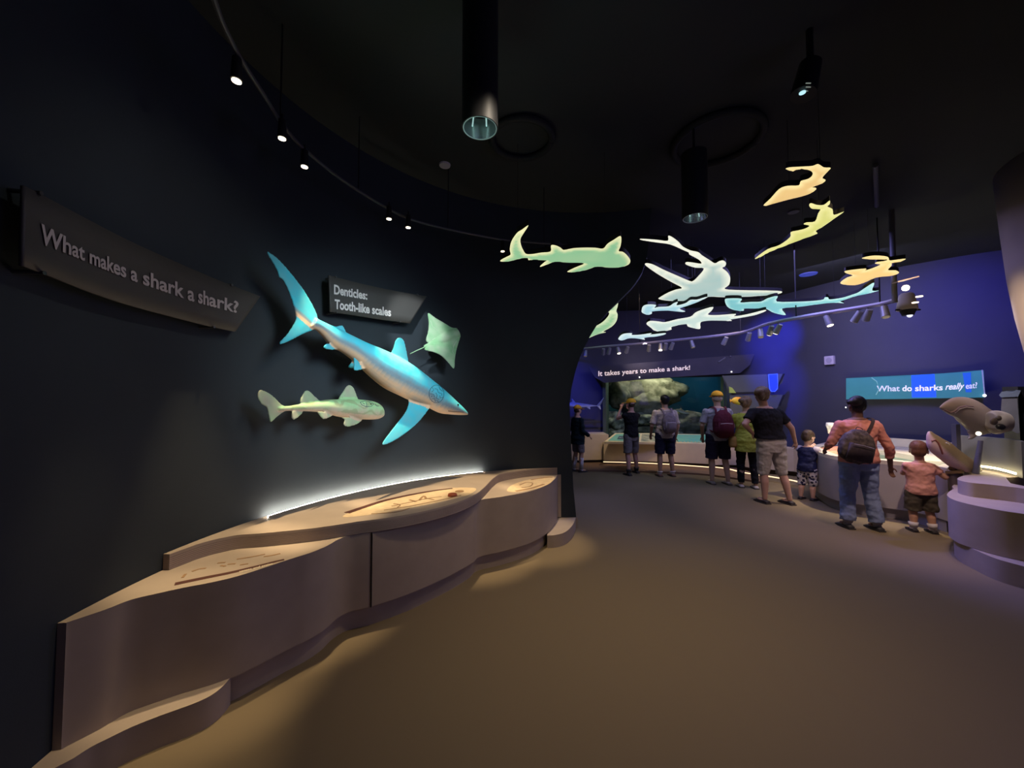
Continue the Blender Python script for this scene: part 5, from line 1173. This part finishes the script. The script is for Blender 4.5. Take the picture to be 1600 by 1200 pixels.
# 3 grey backpack
l3 = 'dark haired person in a pale grey shirt and navy shorts at the aquarium desk'
_, W3, s3 = person(l3, 1040, 744, 1.64, .05, False, feet=((-.075, 0), (.085, .0)), skin=(.50, .30, .22), shirt=dict(m=cloth('pale_grey_shirt', (.46, .40, .40)), sleeve=.85, hem=.47), lower=dict(m=navy, len=.98, name='shorts', w=1.08), shoes=mat('brown_shoe', (.16, .08, .07), .6), socks=(sock_w, .08), hair=(h_black, 'short'), arms=[((-.165, .0, .62), (-.13, .12, .50)), ((.165, 0, .62), (.17, .08, .46))], wide=1.12)
backpack('mauve grey backpack on the back of the pale shirted visitor', W3, s3, cloth('mauve_pack', (.25, .20, .23)), 0, -.12, .66, .085, .13, .045)
# 4 maroon backpack
l4 = 'tall person in a yellow cap, pale tee and dark shorts, seen from behind'; cap_of[l4] = (YEL, 0)
_, W4, s4 = person(l4, 1123, 756, 1.70, -.05, False, feet=((-.075, .0), (.085, -.02)), skin=(.52, .33, .25), shirt=dict(m=cloth('blue_grey_tee', (.34, .33, .38)), sleeve=.8, hem=.47), lower=dict(m=cloth('dark_navy_shorts', (.022, .018, .04)), len=1.0, name='shorts', w=1.12), shoes=mat('taupe_shoe', (.22, .19, .18), .6), hair=(mat('grey_hair', (.4, .34, .3), .6), 'capfringe'), arms=[((-.165, .0, .63), (-.12, .10, .50)), ((.17, .0, .63), (.13, .12, .51))], wide=1.15)
backpack('large maroon backpack worn by the yellow capped visitor in dark shorts', W4, s4, cloth('maroon_pack', (.10, .018, .035)), 0, -.125, .655, .105, .15, .055)
# 5 yellow top, behind the woman
l5 = 'person in a yellow green top and black leggings, mostly hidden behind the woman in black'
_, W5, s5 = person(l5, 1168, 762, 1.60, -.25, False, feet=((-.06, .02), (.07, -.02)), skin=LIGHT, shirt=dict(m=cloth('yellow_green_top', (.42, .44, .07)), sleeve=.5, hem=.40, flare=.03), lower=dict(m=black, len=1.95, w=.98, name='leggings'), shoes=mat('pale_shoe', (.45, .38, .36), .6), hair=(h_blond, 'bun'), arms=[((-.17, .03, .66), (-.15, .13, .60)), ((.16, 0, .63), (.15, .1, .5))])
sb = thing('shoulder_bag', 'small tan shoulder bag at the side of the yellow green top', 'bag', (0, 0, 0))
bm = BM(); rings = [ering(Vector((-.135 * s5, -.01, z * s5)), (1, 0, 0), (0, 1, 0), .045 * s5 * f, .05 * s5 * f, 20) for z, f in ((.44, .7), (.46, 1), (.53, 1), (.565, .8))]; loft(bm, rings); remesh('bag_body', bm, .008, cloth('tan_bag', (.42, .24, .07)), sb, 2)
bm = BM(); tube(bm, cat([(-.135 * s5, -.02, .56 * s5), (-.07 * s5, -.095 * s5, .72 * s5), (.03 * s5, -.07 * s5, .81 * s5), (.06 * s5, -.01, .85 * s5)], 5), .008, 8); done('bag_strap', bm, MC['tan_bag'], sb)
sb.matrix_world = W5
for c_ in sb.children: c_.matrix_parent_inverse = Matrix.Identity(4)
a = H(1157, 759, 0); st_ = thing('walking_cane', 'thin dark walking cane standing left of the black leggings', 'cane', a)
bm = BM(); t_ = P(1154.5, 690, a.y); cone(bm, a, t_, .010, .010, 10); cone(bm, a, a + Vector((0, 0, .03)), .015, .013, 10); done('shaft', bm, mat('dark_metal', (.12, .12, .12), .4, .8), st_)
bm = BM(); tube(bm, cat([t_, t_ + Vector((-.01, 0, .03)), t_ + Vector((.04, .02, .05)), t_ + Vector((.10, .04, .04))], 4), .013, 8); done('handle', bm, M_blk, st_)
# 6 woman in black tee
l6 = 'woman in a black tee and pale khaki trousers, hand on hip'
person(l6, 1207, 787, 1.74, .15, False, lean=(-.055, 0), feet=((-.055, .03), (.125, -.035)), skin=(.50, .30, .24), shirt=dict(m=black, sleeve=.62, hem=.56, flare=.014), lower=dict(m=cloth('khaki_trousers', (.45, .42, .40), amt=.1), len=1.08, w=1.06, name='capri_trousers'), shoes=mat('black_sandal', (.02, .015, .02), .6), hair=(h_blond, 'bun'), arms=[((-.235, -.02, .685), (-.125, .04, .60)), ((.20, -.03, .65), (.25, .01, .52))], wide=1.22, headyaw=-.2)
# 7 toddler in navy
l7 = 'small child in a navy top and patterned shorts leaning on the touch pool rim'
pat = mat('patterned_cloth', (.62, .60, .64), .85); nt = pat.node_tree; vo_ = nt.nodes.new('ShaderNodeTexVoronoi'); vo_.inputs['Scale'].default_value = 22; tc_ = nt.nodes.new('ShaderNodeTexCoord'); rp = nt.nodes.new('ShaderNodeValToRGB'); rp.color_ramp.interpolation = 'CONSTANT'
rp.color_ramp.elements[0].color = (.03, .03, .08, 1); rp.color_ramp.elements[1].position = .42; rp.color_ramp.elements[1].color = (.60, .58, .64, 1)
nt.links.new(tc_.outputs['Object'], vo_.inputs['Vector']); nt.links.new(vo_.outputs['Distance'], rp.inputs[0]); nt.links.new(rp.outputs[0], nt.nodes['Principled BSDF'].inputs['Base Color'])
person(l7, 1262, 781, 1.10, -1.05, True, feet=((-.07, -.02), (.06, .02)), skin=LIGHT, shirt=dict(m=cloth('navy_top', (.015, .018, .06)), sleeve=.5, hem=.40, sleeve_m=cloth('pale_sleeve', (.48, .44, .50))), lower=dict(m=pat, len=1.05, name='shorts', w=1.1), shoes=shoe_d, hair=(h_brown, 'short'), lean=(0, .05), arms=[((-.12, .13, .68), (-.09, .30, .72)), ((.13, .12, .60), (.12, .29, .60))], headyaw=-.35, headtilt=-.3)
# 8 salmon shirt
l8 = 'person in a salmon shirt and blue jeans with black tied hair at the touch pool'
M_jean = cloth('blue_jeans', (.24, .30, .48), (.12, .16, .30), .5, 5)
_, W8, s8 = person(l8, 1345, 826, 1.60, -.1, False, feet=((-.085, .015), (.095, -.02)), skin=DARK, shirt=dict(m=cloth('salmon_shirt', (.62, .25, .19)), sleeve=1.55, hem=.50, flare=.012), lower=dict(m=M_jean, len=1.93, w=1.12, hemw=1.25, name='jeans'), shoes=mat('black_slider', (.03, .03, .035), .6), socks=(mat('grey_sock', (.25, .25, .28), .9), .1), hair=(h_black, 'pony'), arms=[((-.17, .03, .64), (-.13, .15, .58)), ((.20, -.02, .62), (.245, .03, .46))], wide=1.2)
backpack('dark camouflage sling backpack hanging across the back of the salmon shirt', W8, s8, mat('camo_pack', (.11, .085, .075), .8, noise_amt=.8, scale=26, col2=(.02, .015, .02)), -.105, -.13, .635, .115, .125, .050, m2=mat('dark_pack', (.05, .035, .04), .8, noise_amt=.5, scale=30), tilt=.25, straps=(1,))
# 9 toddler in pink
l9 = 'toddler in a pink tee and olive shorts reaching towards the shark sculpture'
person(l9, 1441, 831, 1.10, -.35, True, feet=((-.075, .0), (.08, -.01)), skin=(.60, .33, .22), shirt=dict(m=cloth('pink_tee', (.74, .36, .29)), sleeve=.6, hem=.405, flare=.012), lower=dict(m=cloth('olive_shorts', (.09, .075, .055)), len=1.0, name='shorts', w=1.15), socks=(sock_w, .3), shoes=shoe_d, hair=(mat('auburn_hair', (.14, .06, .03), .5, bump=.3, bscale=90), 'short'), arms=[((-.115, .06, .61), (-.04, .17, .62)), ((.19, -.03, .60), (.31, .02, .735))], headyaw=-.5)
